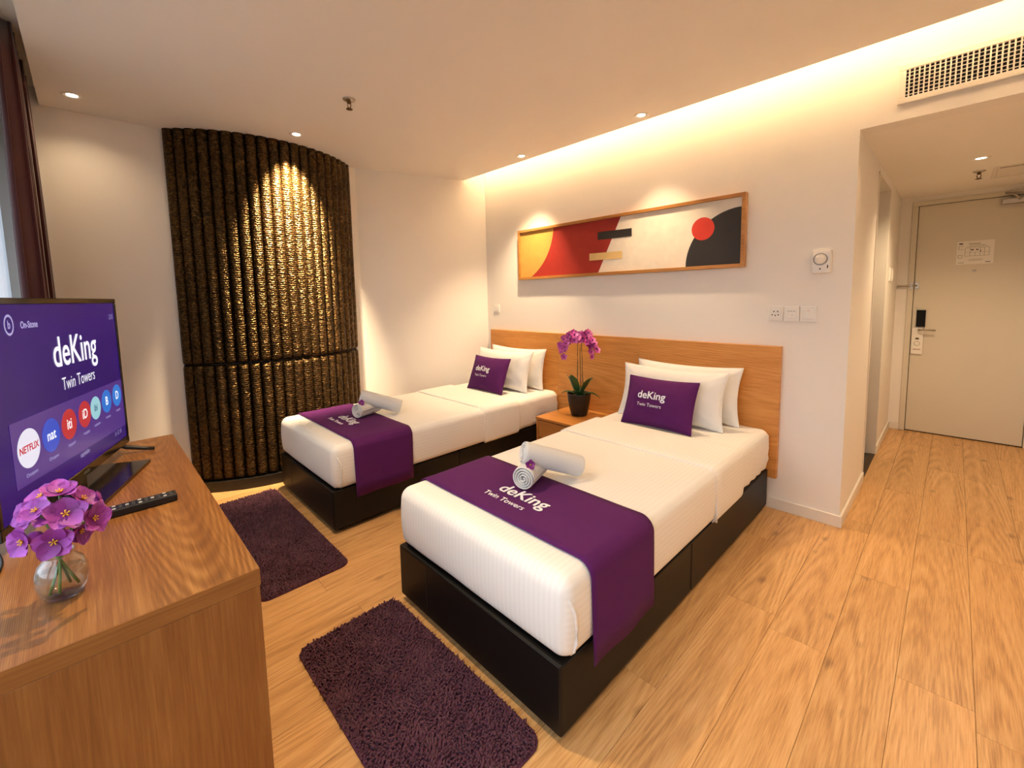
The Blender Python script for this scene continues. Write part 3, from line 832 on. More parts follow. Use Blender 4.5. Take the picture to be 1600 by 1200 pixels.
rnd = random.Random(3)
def bez(p0, p1, p2, p3, t):
    return p0 * (1 - t) ** 3 + p1 * 3 * t * (1 - t) ** 2 + p2 * 3 * t * t * (1 - t) + p3 * t ** 3
FM = None
def small_bloom():
    vs, fs, = [], []
    for k in range(5):
        v2, f2 = petal_mesh(.026, .026 if k in (1, 4) else .019, .15, .15, 5, 4)
        R3 = Matrix.Rotation(2 * PI * k / 5 + PI / 2, 3, 'Z')
        b = len(vs); vs += [R3 @ Vector(v) for v in v2]; fs += [tuple(i + b for i in f) for f in f2]
    return mesh_of('blossom', vs, fs, True)
bl = small_bloom(); bl.materials.append(PETP)
lipm = mo('t', *lathe([(.001, .012), (.004, .011), (.006, .006), (.004, .001)], 8), PETD); LIP = lipm.data; bpy.data.objects.remove(lipm)
UPV = Vector((0, 0, 1))
def place_bloom(p):
    o = obj('blossom', bl, None, og, p); s_ = rnd.uniform(1.05, 1.4); o.scale = (s_, s_, s_)
    o.rotation_euler = (-VF + VR * (rnd.uniform(-.5, .5) + (p.dot(VR)) * 5) + UPV * rnd.uniform(-.2, .7)).normalized().to_track_quat('Z', 'Y').to_euler()
    obj('lip', LIP, None, o)
for (b0, ax, ex, ez, nfl) in ((-.014, -.02, -.130, .475, 26), (.014, .02, .125, .475, 26), (.034, .055, .09, .53, 14)):
    base = VR * b0 + UPV * .155
    knee = VR * (b0 * .6) + UPV * (.60 - .02 * (b0 > .02)); apex = VR * (ax + .35 * ex) + UPV * .70; en = VR * ex + UPV * ez
    pts = [base.lerp(knee, k / 8) + VF * .004 * math.sin(k * 1.3 + b0 * 90) for k in range(9)] + [bez(knee, knee + UPV * .05, apex + VR * ex * .3, en, k / 12) for k in range(1, 13)]
    vs, fs = tube(pts, [.0042 - .0025 * k / 20 for k in range(21)], 7); mo('flower_spike', vs, fs, STEMB, og, True)
    for k in range(nfl):
        p = bez(knee, knee + UPV * .05, apex + VR * ex * .3, en, .12 + .88 * (k + .5) / nfl)
        place_bloom(p + VR * rnd.uniform(-.03, .03) - VF * rnd.uniform(-.01, .05) + UPV * rnd.uniform(-.035, .025))

# ------------------------------------------------------------------ rugs
def rug_mat():
    t = NT('purple_shag_pile')
    oi = t.n('ShaderNodeTexCoord'); nz = t.n('ShaderNodeTexNoise'); nz.inputs['Scale'].default_value = 9; nz.inputs['Detail'].default_value = 3; t.l(oi.outputs['Object'], nz.inputs['Vector'])
    n2 = t.n('ShaderNodeTexNoise'); n2.inputs['Scale'].default_value = 120; t.l(oi.outputs['Object'], n2.inputs['Vector'])
    c = t.mix(nz.outputs['Fac'], srgb(62, 32, 44), srgb(118, 72, 82))
    c = t.mix(t.math('MULTIPLY', n2.outputs['Fac'], .7), c, srgb(112, 74, 92))
    t.l(c, t.b.inputs['Base Color']); t.b.inputs['Roughness'].default_value = .9; t.b.inputs['Sheen Weight'].default_value = .08; t.b.inputs['Specular IOR Level'].default_value = .05
    return t.m
RUG = rug_mat()
def rug(label, x0, x1, y0, y1, seed, ang=0.):
    t = thing('rug', label, 'rug', ((x0 + x1) / 2, (y0 + y1) / 2, 0), ang, 'purple shag bedside rugs')
    hx, hy = (x1 - x0) / 2, (y1 - y0) / 2; rc = .05
    poly = []
    for (sx, sy, a) in ((1, 1, 0), (-1, 1, PI / 2), (-1, -1, PI), (1, -1, 3 * PI / 2)):
        for k in range(7):
            aa = a + PI / 2 * k / 6; poly.append((sx * (hx - rc) + rc * math.cos(aa), sy * (hy - rc) + rc * math.sin(aa)))
    vs, fs = prism(poly, .0005, .006); mo('backing', vs, fs, mat('purple_rug_backing', srgb(84, 40, 66), .9, bump=.3, bump_scale=300), t)
    rg = np.random.default_rng(seed)
    sp = .0084
    gx, gy = np.meshgrid(np.arange(-hx + .004, hx - .003, sp), np.arange(-hy + .004, hy - .003, sp))
    P = np.stack([gx.ravel(), gy.ravel()], 1) + rg.normal(0, .0018, (gx.size, 2))
    q = np.maximum(np.abs(P) - np.array([hx - rc, hy - rc]), 0); P = P[np.hypot(q[:, 0], q[:, 1]) < rc - .003]
    n = len(P)
    fld = np.array([noise.noise(Vector((p[0] * 11 + seed, p[1] * 11, 0))) for p in P]) * 4 + rg.normal(0, 1.1, n)
    edge = np.minimum(np.minimum(hx - np.abs(P[:, 0]), hy - np.abs(P[:, 1])), .02) / .02
    Ln = rg.uniform(.012, .021, n) * (.75 + .25 * edge); lean = rg.uniform(.25, 1.0, n)
    D = np.stack([np.cos(fld), np.sin(fld)], 1)
    rad = rg.uniform(.0034, .0050, n)
    B = np.zeros((n, 7, 3))
    rings = ((0., .004, 1.0), (.55, None, .95))
    mid = np.stack([P[:, 0] + D[:, 0] * Ln * lean * .35, P[:, 1] + D[:, 1] * Ln * lean * .35, .005 + Ln * .62], 1)
    tip = np.stack([P[:, 0] + D[:, 0] * Ln * lean, P[:, 1] + D[:, 1] * Ln * lean, .005 + Ln * (1.0 - .28 * lean)], 1)
    for k in range(3):
        a = 2 * PI * k / 3
        B[:, k] = np.stack([P[:, 0] + rad * math.cos(a), P[:, 1] + rad * math.sin(a), np.full(n, .005)], 1)
        B[:, 3 + k] = mid + np.stack([rad * .95 * math.cos(a), rad * .95 * math.sin(a), np.zeros(n)], 1)
    B[:, 6] = tip
    tri = np.array([[0, 1, 4], [0, 4, 3], [1, 2, 5], [1, 5, 4], [2, 0, 3], [2, 3, 5], [3, 4, 6], [4, 5, 6], [5, 3, 6]])
    T = (tri[None] + (np.arange(n) * 7)[:, None, None]).reshape(-1, 3)
    me = bpy.data.meshes.new('pile'); me.vertices.add(n * 7); me.vertices.foreach_set('co', B.reshape(-1))
    me.loops.add(T.size); me.loops.foreach_set('vertex_index', T.reshape(-1).astype(np.int32))
    me.polygons.add(len(T)); me.polygons.foreach_set('loop_start', np.arange(0, T.size, 3).astype(np.int32)); me.polygons.foreach_set('loop_total', np.full(len(T), 3, np.int32))
    me.polygons.foreach_set('use_smooth', np.ones(len(T), bool)); me.update()
    o = obj('pile', me, RUG, t); o['kind'] = 'stuff'
rug('purple shag rug at the foot of the bed nearest the corridor', 1.312, 2.215, -2.505, -2.085, 1)
rug('purple shag rug at the foot of the bed beside the bronze panel', -.335, .920, -2.530, -2.112, 2)

# ------------------------------------------------------------------ picture
pc = thing('picture', 'long framed abstract painting of red, yellow and black shapes above the headboard', 'picture', (1.1015, -.02, 1.507))
def rect(name, x0, x1, z0, z1, y0, y1, m, parent, bev=.0008): return box(name, x0, x1, y0, y1, z0, z1, m, parent, bev, 1)
PW2, PH2 = 1.973 / 2, .455
fw = .022
rect('frame_rail', -PW2, PW2, 0, fw, -.025, .018, OAKF, pc); rect('frame_rail', -PW2, PW2, PH2 - fw, PH2, -.025, .018, OAKF, pc)
rect('frame_stile', -PW2, -PW2 + fw, fw, PH2 - fw, -.025, .018, OAKF, pc); rect('frame_stile', PW2 - fw, PW2, fw, PH2 - fw, -.025, .018, OAKF, pc)
PC = lambda n, c: mat(n, c, .6, noise_scale=18, noise_amt=.10, bump=.15, bump_scale=120)
cv = rect('canvas', -PW2 + fw, PW2 - fw, fw, PH2 - fw, -.008, .015, PC('cream_paint', srgb(242, 230, 212)), pc)
ox, oz = 1.1015, 1.507
zb, zt = fw, PH2 - fw
def shape(name, poly, m, lay):
    vs, fs = prism([(x_ - ox, z_ - oz) for x_, z_ in poly], 0, .0006)
    mo(name, xz(vs, -.0082 - .0006 * lay), fs, m, pc)
xl, xr, zl, zh = .115 + fw, 2.088 - fw, 1.507 + fw, 1.962 - fw
arc = []
cxx, czz, rr = .03, 1.985, .515
a_t = math.acos(1) ; pts = []
for k in range(25):
    z_ = zh + (zl - zh) * k / 24
    pts.append((cxx + math.sqrt(max(0, rr * rr - (z_ - czz) ** 2)), z_))
shape('painted_red_field', pts + [(1.003, zl), (1.207, zh)], PC('red_paint', srgb(164, 40, 27)), 1)
shape('painted_yellow_segment', [(xl, zh)] + pts + [(xl, zl)], PC('yellow_paint', srgb(206, 156, 74)), 2)
shape('painted_black_bar', [(1.0, 1.787), (1.302, 1.783), (1.302, 1.843), (1.0, 1.847)], PC('black_paint', srgb(34, 30, 28)), 3)
shape('painted_cream_bar', [(.92, 1.630), (1.222, 1.626), (1.222, 1.682), (.92, 1.686)], PC('pale_yellow_paint', srgb(230, 196, 130)), 3)
shape('painted_black_quarter_circle', [(xr, zl)] + [(xr - .352 * math.sin(PI / 2 * k / 24), zl + .352 * math.cos(PI / 2 * k / 24)) for k in range(25)], PC('black_paint', srgb(34, 30, 28)), 1)
shape('painted_red_circle', [(1.826 + .074 * math.cos(2 * PI * k / 36), 1.772 + .074 * math.sin(2 * PI * k / 36)) for k in range(36)], PC('bright_red_paint', srgb(208, 54, 34)), 2)

# ------------------------------------------------------------------ wall plates and sensor
def plate(name, label, cat, x0, x1, z0, z1, group=None):
    t = thing(name, label, cat, ((x0 + x1) / 2, 0, z0), 0, group)
    w2, h = (x1 - x0) / 2, z1 - z0
    box('face_plate', -w2, w2, -.009, 0, 0, h, WHITEP, t, .002, 2)
    return t, w2, h
t, w2, h = plate('power_socket', 'white five hole power socket, leftmost of the row right of the headboard', 'socket', 2.222, 2.302, 1.172, 1.262, 'wall plates right of the headboard')
box('insert', -w2 * .68, w2 * .68, -.0115, -.009, h * .18, h * .82, WHITEP, t, .002, 1)
for (dx, dz) in ((-.008, .058), (.012, .058), (-.016, .038), (.0, .034), (.016, .038)): box('socket_hole', dx - .003, dx + .003, -.0122, -.0112, dz - .0035, dz + .0035, DARKH, t)
t, w2, h = plate('data_socket', 'white wall socket plate, middle of the row right of the headboard', 'socket', 2.306, 2.385, 1.172, 1.262, 'wall plates right of the headboard')
box('insert', -w2 * .68, w2 * .68, -.0115, -.009, h * .2, h * .8, WHITEP, t, .002, 1)
for dx in (-.014, .0, .014): box('socket_hole', dx - .004, dx + .004, -.0122, -.0112, .058, .062, GREYP, t)
box('socket_hole', .002, .006, -.0122, -.0112, .034, .038, GREYP, t)
t, w2, h = plate('light_switch', 'white rocker light switch, rightmost of the row right of the headboard', 'switch', 2.389, 2.470, 1.172, 1.262, 'wall plates right of the headboard')
box('rocker', -w2 * .66, w2 * .66, -.0135, -.009, h * .18, h * .78, WHITEP, t, .002, 1)
box('indicator', -.006, .006, -.014, -.0133, h * .70, h * .74, mat('amber_indicator', srgb(214, 170, 110), .4, bump=.01), t)
t, w2, h = plate('light_switch', 'small white switch on the wall above the left end of the headboard', 'switch', -.275, -.200, 1.195, 1.275)
box('rocker', -w2 * .7, w2 * .7, -.0125, -.009, h * .2, h * .8, WHITEP, t, .002, 1)
t = thing('motion_sensor', 'white square wall sensor with round dome above the switch row', 'sensor', (2.4835, 0, 1.447))
box('housing', -.044, .044, -.036, 0, 0, .128, WHITEP, t, .006, 3)
vs, fs = lathe([(.034, 0), (.034, .002), (.031, .003), (.029, .002), (.029, 0)], 32); mo('dome_ring', xz(vs), fs, GREYP, t, True, loc=(-.004, -.036, .078))
vs, fs = lathe([(.028, 0), (.026, .006), (.018, .011), (.008, .013), (.0005, .0135)], 32); mo('dome', xz(vs), fs, WHITEP, t, True, loc=(-.004, -.036, .078))
vs, fs = lathe([(.004, 0), (.004, .001), (.0005, .0012)], 12); mo('indicator', xz(vs), fs, DARKH, t, loc=(-.004, -.036, .024))
box('slot', .028, .033, -.0368, -.0355, .026, .044, DARKH, t)

# ------------------------------------------------------------------ air vent
av = thing('air_vent', 'white air conditioning grille above the corridor opening', 'vent', (2.762, 0, 2.262))
VL, VH = .86, .184
for (a, b, c, d) in ((0, VL, 0, .028), (0, VL, VH - .028, VH), (0, .028, .028, VH - .028), (VL - .028, VL, .028, VH - .028)): box('vent_frame', a, b, -.014, 0, c, d, TRIM, av, .002, 1)
box('vent_cavity', .026, VL - .026, -.0012, -.0002, .026, VH - .026, mat('black_duct', srgb(14, 12, 10), .9, bump=.02), av)
bl1 = None
xx = .028 + .012
while xx < VL - .03:
    if bl1 is None: bl1 = box('vertical_blade', xx - .0028, xx + .0028, -.013, -.008, .028, VH - .028, TRIM, av); bl0 = bl1
    else: o = bl0.copy(); link(o, av); o.location = (xx, bl0.location.y, bl0.location.z)
    xx += .0178
zz = .028 + .012; hb0 = None
while zz < VH - .03:
    if hb0 is None: hb0 = box('horizontal_blade', .028, VL - .028, -.0065, -.0035, zz - .0016, zz + .0016, TRIM, av)
    else: o = hb0.copy(); link(o, av); o.location = (hb0.location.x, hb0.location.y, zz)
    zz += .0172

# ------------------------------------------------------------------ sprinklers and access panel
def sprinkler(label, x, y, z):
    t = thing('sprinkler', label, 'sprinkler', (x, y, z), .4, 'ceiling fire sprinklers')
    BR = mat('tarnished_brass', srgb(112, 84, 46), .35, .8, bump=.05)
    vs, fs = lathe([(.034, 0), (.034, -.004), (.026, -.009), (.010, -.010)], 24); mo('escutcheon', vs, fs, STEEL, t, True)
    vs, fs = lathe([(.010, -.008), (.011, -.022), (.007, -.026), (.001, -.026)], 16); mo('body', vs, fs, BR, t, True)
    for s in (-1, 1):
        vs, fs = tube([(s * .009, 0, -.022), (s * .012, 0, -.034), (s * .004, 0, -.052)], .0028, 6); mo('arm', vs, fs, BR, t, True)
    vs, fs = lathe([(.001, -.050), (.005, -.052), (.018, -.054), (.018, -.057), (.001, -.057)], 20); mo('deflector', vs, fs, BR, t, True)
sprinkler('brass fire sprinkler in the middle of the main ceiling', .502, -1.80, H)
sprinkler('fire sprinkler in the entrance corridor ceiling', 3.09, 1.70, SOF)
ap = thing('access_panel', 'white square access panel set in the corridor ceiling', 'access panel', (3.38, 1.86, SOF - .006))
boxes('frame', [(-.22, .22, -.22, -.2, 0, .006), (-.22, .22, .2, .22, 0, .006), (-.22, -.2, -.2, .2, 0, .006), (.2, .22, -.2, .2, 0, .006)], TRIM, ap)
box('panel', -.198, .198, -.198, .198, .002, .006, TRIM, ap)
box('latch', -.19, -.08, -.19, -.18, -.002, .002, GREYP, ap)

# ------------------------------------------------------------------ entrance door
dn = empty_struct('door_1', (2.7455, YD, 0))
dw = .7305
for (a, b, c, d) in ((-.0455, -.004, 0, 2.1035), (dw + .004, dw + .044, 0, 2.1035), (-.0455, dw + .044, 2.104, 2.1445)): box('door_frame', a, b, -.012, .09, c, d, DOORM, dn, .003, 1)
box('door_gap', -.004, dw + .004, .02, .09, .0, 2.104, DARKH, dn)
lf = box('door_leaf', 0, dw, .004, .04, .010, 2.100, DOORM, dn, .002, 1)
lk = box('lock_plate', .030, .092, -.016, .004, 1.0, 1.155, mat('matt_black_lock', srgb(14, 13, 13), .6, bump=.03, spec=.2), dn, .003, 2)
vs, fs = lathe([(.024, 0), (.024, .008), (.018, .011), (.010, .012), (.010, .045), (.001, .045)], 20); mo('handle_rose', xz(vs), fs, STEEL, dn, True, loc=(.055, .004, .972))
vs, fs = tube([(.055, -.042, .972), (.075, -.052, .972), (.10, -.054, .975), (.165, -.05, .972)], [.009, .009, .0085, .008], 10); mo('lever_handle', vs, fs, STEEL, dn, True)
vs, fs = lathe([(.011, 0), (.011, .004), (.006, .005), (.0005, .004)], 16); mo('peephole', xz(vs), fs, STEEL, dn, True, loc=(.375, .004, 1.497))
# swing bar guard
boxes('guard_plate', [(-.028, -.010, -.02, -.012, 1.35, 1.41), (.004, .03, -.008, .004, 1.35, 1.41)], STEEL, dn)
vs, fs = tube([(.018, -.014, 1.38), (-.02, -.026, 1.38), (-.12, -.028, 1.378)], .0075, 8); mo('guard_bar', vs, fs, STEEL, dn, True)
box('closer_body', .50, .70, -.045, .004, 2.035, 2.075, STEEL, dn, .004, 2)
vs, fs = tube([(.60, -.05, 2.06), (.57, -.055, 2.10), (.52, -.03, 2.125)], .007, 8); mo('closer_arm', vs, fs, STEEL, dn, True)
vs, fs = tube([(.52, -.03, 2.125), (.60, -.045, 2.115), (.72, -.04, 2.10)], .006, 8); mo('closer_arm', vs, fs, STEEL, dn, True)

PAPER = mat('white_paper', srgb(244, 238, 228), .8, bump=.05, bump_scale=150)
INK = mat('grey_ink', srgb(90, 82, 74), .8, bump=.02)
nt = thing('evacuation_notice', 'white printed floor plan notice on the entrance door', 'notice', (3.116, YD + .0035, 1.556))
box('sheet', -.111, .111, -.002, 0, 0, .20, PAPER, nt)
lines = [(-.04, .03, .172, .176), (-.035, .06, .160, .162), (-.05, .075, .150, .152), (-.03, .05, .04, .042), (-.035, .045, .03, .032), (.065, .095, .012, .018), (-.098, -.06, .012, .015)]
ring = [(-.06, .085, .139, .1405), (-.06, .085, .07, .0715), (-.06, -.0585, .07, .14), (.0835, .085, .07, .14), (-.03, -.0285, .07, .14), (.0, .0015, .07, .10), (.03, .0315, .07, .14), (.055, .0565, .07, .14), (-.06, .085, .10, .1012), (-.025, -.008, .118, .128), (.006, .02, .118, .128), (.030, .036, .105, .118)]
ring += [(-.098, -.075, .172, .184), (-.1, -.07, .155, .157), (-.1, -.07, .13, .132), (-.1, -.098, .13, .157), (-.1, -.075, .08, .082), (-.1, -.075, .055, .057), (-.1, -.098, .055, .082), (-.077, -.075, .055, .082)]
boxes('printed_plan', [(a, b, -.0026, -.0019, c, d) for a, b, c, d in lines + ring], INK, nt)
hg = thing('door_hanger', 'white paper door hanger looped over the door handle', 'sign', (2.79, YD - .012, .745))
pts = [(-.039, 0), (.039, 0), (.039, .235), (.028, .247), (-.028, .247), (-.039, .235)]
vs, fs = prism(pts, 0, .0016); mo('card', xz(vs), fs, PAPER, hg)
boxes('printed_mark', [(-.012, .012, -.0022, -.0014, .135, .152), (-.022, -.018, -.0022, -.0014, .142, .145), (.018, .022, -.0022, -.0014, .142, .145)], INK, hg)
vs, fs = lathe([(.021, 0), (.021, .0006), (.0185, .0006), (.0185, 0)], 24); mo('printed_ring', [(v[0], v[1], v[2]) for v in xz(vs)], fs, INK, hg, loc=(0, -.0016, .098))
boxes('printed_mark', [(-.026, .026, -.0022, -.0014, .04, .046)], mat('red_ink', srgb(168, 110, 86), .8, bump=.02), hg)
# switch plates on the corridor wall
for (yy, lab) in ((1.86, 'narrow white switch plate on the corridor wall nearer the bathroom doorway'), (2.06, 'white switch plate on the corridor wall nearer the entrance door')):
    t = thing('light_switch', lab, 'switch', (CX, yy, 1.42), 0, 'corridor wall switches')
    box('face_plate', 0, .01, -.042, .042, 0, .11, WHITEP, t, .002, 1); box('rocker', .01, .0125, -.026, .026, .02, .09, WHITEP, t, .001, 1)

# ------------------------------------------------------------------ curtains
def curtain(name, label, x0, x1, yc, z0, z1, amp, folds, m, seed, gather=0.):
    t = thing(name, label, 'curtain', ((x0 + x1) / 2, yc, z0))
    n = folds * 14; nz = 16
    vs, fs = [], []
    for k in range(nz + 1):
        f = k / nz
        for i in range(n + 1):
            s = i / n
            ph = 2 * PI * folds * (s + .018 * noise.noise(Vector((s * 7, seed, f * .8))))
            a = amp * (1 + .35 * noise.noise(Vector((s * 11, seed + 4, f * 1.2)))) * (1 - .35 * f ** 4)
            vs.append(((x1 - x0) * (s - .5) + amp * .35 * math.sin(2 * ph) , a * math.sin(ph), f * (z1 - z0)))
    for k in range(nz):
        for i in range(n): q = k * (n + 1) + i; fs.append((q, q + 1, q + n + 2, q + n + 1))
    o = mo('drape', vs, fs, m, t, True)
    return t
BROWN = mat('brown_velvet', srgb(74, 30, 28), .75, bump=.3, bump_scale=500, noise_scale=12, noise_amt=.08, sheen=.5, spec=.2)
t = NT('white_sheer')
df = t.n('ShaderNodeBsdfTranslucent'); df.inputs[0].default_value = (.9, .92, .95, 1)
d2 = t.n('ShaderNodeBsdfDiffuse'); d2.inputs[0].default_value = (.85, .86, .9, 1)
trn = t.n('ShaderNodeBsdfTransparent')
m1 = t.n('ShaderNodeMixShader'); m1.inputs[0].default_value = .5; t.l(df.outputs[0], m1.inputs[1]); t.l(d2.outputs[0], m1.inputs[2])
m2 = t.n('ShaderNodeMixShader'); m2.inputs[0].default_value = .30; t.l(m1.outputs[0], m2.inputs[1]); t.l(trn.outputs[0], m2.inputs[2]); t.l(m2.outputs[0], t.o.inputs[0])
SHEER = t.m
c = curtain('blackout_curtain', 'dark brown heavy curtain gathered at the left end of the window', -.71, .12, -3.145, .02, 2.595, .036, 8, BROWN, 1.)
solidify(c.children[0], .004)
curtain('sheer_curtain', 'white sheer curtain over the window behind the television', -.05, 1.65, -3.235, .02, 2.595, .018, 14, SHEER, 2.)
tk = thing('curtain_track', 'slim white curtain track in the ceiling recess above the curtains', 'curtain track', (1.4, -3.26, 2.592))
for yy in (.03, .11): box('rail', -2.1, 2.3, yy - .012, yy + .012, 0, .008, WHITEP, tk)

# ------------------------------------------------------------------ console
KX0, KX1, KY0, KY1, KZ = .53, 1.95, -3.20, -2.74, .75
kc = thing('console_cabinet', 'oak cabinet under the television in the left foreground', 'cabinet', ((KX0 + KX1) / 2, (KY0 + KY1) / 2, 0))
cx2, cy2 = (KX1 - KX0) / 2, (KY1 - KY0) / 2
box('cabinet_top', -cx2, cx2 - .002, -cy2, cy2, KZ - .04, KZ, OAKTOP, kc, .0008, 1)
EDGE = wood('oak_edge_band', srgb(116, 70, 30), srgb(146, 92, 42), srgb(170, 114, 58), 'Y', freq=16, arch=30, slope=2, amp=.15, streak=46, rough=.4, vary=.04, across='Z')
box('edge_band', cx2 - .002, cx2, -cy2, cy2, KZ - .04, KZ - .0004, EDGE, kc, .0005, 1)
for s in (-1, 1): box('side_panel', s * (cx2 - .012) - .012, s * (cx2 - .012) + .012, -cy2, cy2 - .002, 0, KZ - .0405, OAKSIDE, kc, .001, 1)
box('back_panel', -cx2 + .024, cx2 - .024, -cy2, -cy2 + .012, .05, KZ - .0405, OAKSIDE, kc)
box('plinth', -cx2 + .024, cx2 - .024, cy2 - .06, cy2 - .04, 0, .07, OAKSIDE, kc)
for k in range(3):
    ww = (2 * cx2 - .048) / 3; a = -cx2 + .024 + k * ww
    for (z0, z1) in ((.075, .39), (.394, KZ - .044)):
        d = box('drawer', a + .0015, a + ww - .0015, cy2 - .022, cy2 - .003, z0, z1, OAKTOP, kc, .001, 1)
        box('pull', -.07, .07, .0095, .014, (z1 - z0) / 2 - .03, (z1 - z0) / 2 - .022, STEEL, d)

# ------------------------------------------------------------------ television
TW, TH = .829, .580
bL = Vector((1.474, -3.158, 0)); dirv = Vector((-.948, .319, 0)).normalized()
ctr = bL + dirv * TW / 2
tv = thing('television', 'flat black television showing a purple welcome screen on the oak cabinet', 'television', (ctr.x, ctr.y, KZ), math.atan2(dirv.y, dirv.x))
z0 = .04
SCR = NT('purple_screen')
tc = SCR.n('ShaderNodeTexCoord'); sp_ = SCR.n('ShaderNodeSeparateXYZ'); SCR.l(tc.outputs['Generated'], sp_.inputs[0])
nz = SCR.n('ShaderNodeTexNoise'); nz.inputs['Scale'].default_value = 3; SCR.l(tc.outputs['Generated'], nz.inputs['Vector'])
SCR.l(SCR.mix(nz.outputs['Fac'], srgb(40, 10, 92), srgb(58, 20, 122)), SCR.b.inputs['Emission Color'])
SCR.b.inputs['Base Color'].default_value = (.004, .003, .008, 1); SCR.b.inputs['Emission Strength'].default_value = .33; SCR.b.inputs['Roughness'].default_value = .25; SCR.b.inputs['Specular IOR Level'].default_value = .15
SCREEN = SCR.m
box('rear_housing', -TW / 2 + .06, TW / 2 - .03, .02, .045, z0 + .03, z0 + TH - .05, RUB, tv, .01, 2)
bz = .013
rect('bezel', -TW / 2, TW / 2, z0, z0 + .030, 0, .022, GLOSS, tv, .002); rect('bezel', -TW / 2, TW / 2, z0 + TH - bz - .004, z0 + TH, 0, .022, GLOSS, tv, .002)
rect('bezel', -TW / 2, -TW / 2 + bz, z0 + .030, z0 + TH - bz - .004, 0, .022, GLOSS, tv, .002); rect('bezel', TW / 2 - bz, TW / 2, z0 + .030, z0 + TH - bz - .004, 0, .022, GLOSS, tv, .002)
sx0, sx1, sz0, sz1 = -TW / 2 + bz, TW / 2 - bz, z0 + .030, z0 + TH - bz - .004
screen = mo('screen', xz(prism([(sx0, sz0), (sx1, sz0), (sx1, sz1), (sx0, sz1)], 0, .004)[0], .008), prism([(0, 0), (1, 0), (1, 1), (0, 1)], 0, 1)[1], SCREEN, tv)
def on_screen(name, vs, fs, m, lay=1):
    return mo(name, xz(vs, .004 - .0006 * lay), fs, m, screen)
EW = lambda n, c, s=1.: emit_mat(n, c, s * .42)
WHT = EW('screen_white', srgb(240, 236, 248), 1.0); DIM = EW('screen_dim_white', srgb(170, 160, 205), 1.0)
def scr_text(s, size, u, v, m, bold=0., sx=1., lay=2):
    vs, fs = text(s, size, bold, 0, sx=sx)
    on_screen('screen_lettering', [(p.x + u - TW / 2, p.y + v + z0, 0) for p in vs], fs, m, lay)
scr_text('deKing', .130, .475, .375, WHT, .0016, .82)
scr_text('Twin Towers', .056, .475, .300, WHT, 0, .74)
# menu band
band = [(.085, .095), (.815, .075), (.815, .262), (.085, .265)]
vs, fs = prism([(u - TW / 2, v + z0) for u, v in band], 0, .0002)
on_screen('menu_band', vs, fs, EW('screen_band', srgb(76, 44, 124), 1.0), 1)
for (u, v, r_, c, lab, lc, sz) in ((.155, .185, .052, srgb(226, 222, 236), 'NETFLIX', srgb(190, 30, 40), .026), (.268, .188, .048, srgb(38, 74, 190), 'nat', srgb(240, 240, 250), .042), (.375, .192, .047, srgb(186, 40, 46), 'iti', srgb(250, 236, 236), .046),
                              (.482, .198, .044, srgb(186, 44, 52), 'iD', srgb(250, 236, 236), .044), (.566, .200, .040, srgb(150, 200, 208), 'ibi', srgb(60, 96, 120), .032), (.660, .204, .042, srgb(40, 112, 200), 'B', srgb(240, 240, 250), .044), (.757, .207, .042, srgb(44, 118, 204), 'D', srgb(240, 240, 250), .044)):
    vs, fs = prism([(u - TW / 2 + r_ * math.cos(2 * PI * k / 32), v + z0 + r_ * math.sin(2 * PI * k / 32)) for k in range(32)], 0, .0002)
    on_screen('app_icon', vs, fs, EW('icon_%d' % int(u * 1000), c, 1.0), 2)
    scr_text(lab, sz, u, v - sz * .3, EW('icon_text_%s' % lab, lc, 1.0), .0008, .9, 3)
for (u, v, s) in ((.155, .112, 'Onopnio'), (.268, .118, 'Onopno'), (.375, .124, 'Yopoof'), (.482, .132, 'Inopatr'), (.566, .138, 'ooeono'), (.660, .142, 'ooono'), (.757, .146, 'onono')): scr_text(s, .015, u, v, DIM, 0, 1., 3)
scr_text('On-Stone', .026, .225, .500, DIM, .0006, .8); scr_text(': 2:15', .026, .775, .503, DIM, 0, .8)
scr_text('5 : C 15', .022, .735, .058, DIM, 0, .9); scr_text('saylello', .022, .455, .068, DIM, 0, 1.)
vs, fs = [], []
for k in range(28):
    a = 2 * PI * k / 28
    for rr_ in (.021, .027): vs.append((.135 - TW / 2 + rr_ * .75 * math.cos(a), .511 + z0 + rr_ * math.sin(a), 0))
for k in range(28):
    k2 = (k + 1) % 28; fs.append((2 * k, 2 * k + 1, 2 * k2 + 1, 2 * k2))
on_screen('screen_lettering', vs, fs, DIM, 2)
scr_text('b', .03, .135, .502, DIM, .0006, .8)
vs, fs = text('ANSER', .014, 0, 0)
mo('maker_mark', xz([(p.x + .03, p.y + z0 + .010, 0) for p in vs], -.0006), fs, mat('silver_print', srgb(150, 148, 146), .4, .5, bump=.01), tv)
# stand plate and rear foot
vs, fs = prism([(-.19, -.100), (.215, -.115), (.235, .05), (-.17, .06)], 0, .012); mo('stand_plate', vs, fs, GLOSS, tv)
box('stand_neck', -.05, .06, .012, .045, .01, z0 + .05, GLOSS, tv, .004, 2)
vs, fs = tube([(.365, .03, z0 + .01), (.375, .0, .028), (.383, -.055, .012), (.386, -.085, .007)], [.010, .009, .0075, .006], 8); mo('stand_foot', vs, fs, RUB, tv, True)
cb = tag(mo('power_cable', *tube([bez(Vector((1.30, -3.19, KZ + .004)), Vector((1.46, -3.19, KZ + .004)), Vector((1.48, -3.12, KZ + .004)), Vector((1.68, -3.192, KZ + .004)), k / 24) for k in range(25)], .0032, 8), RUB, None, True), 'black power cable on the cabinet behind the television', 'cable')

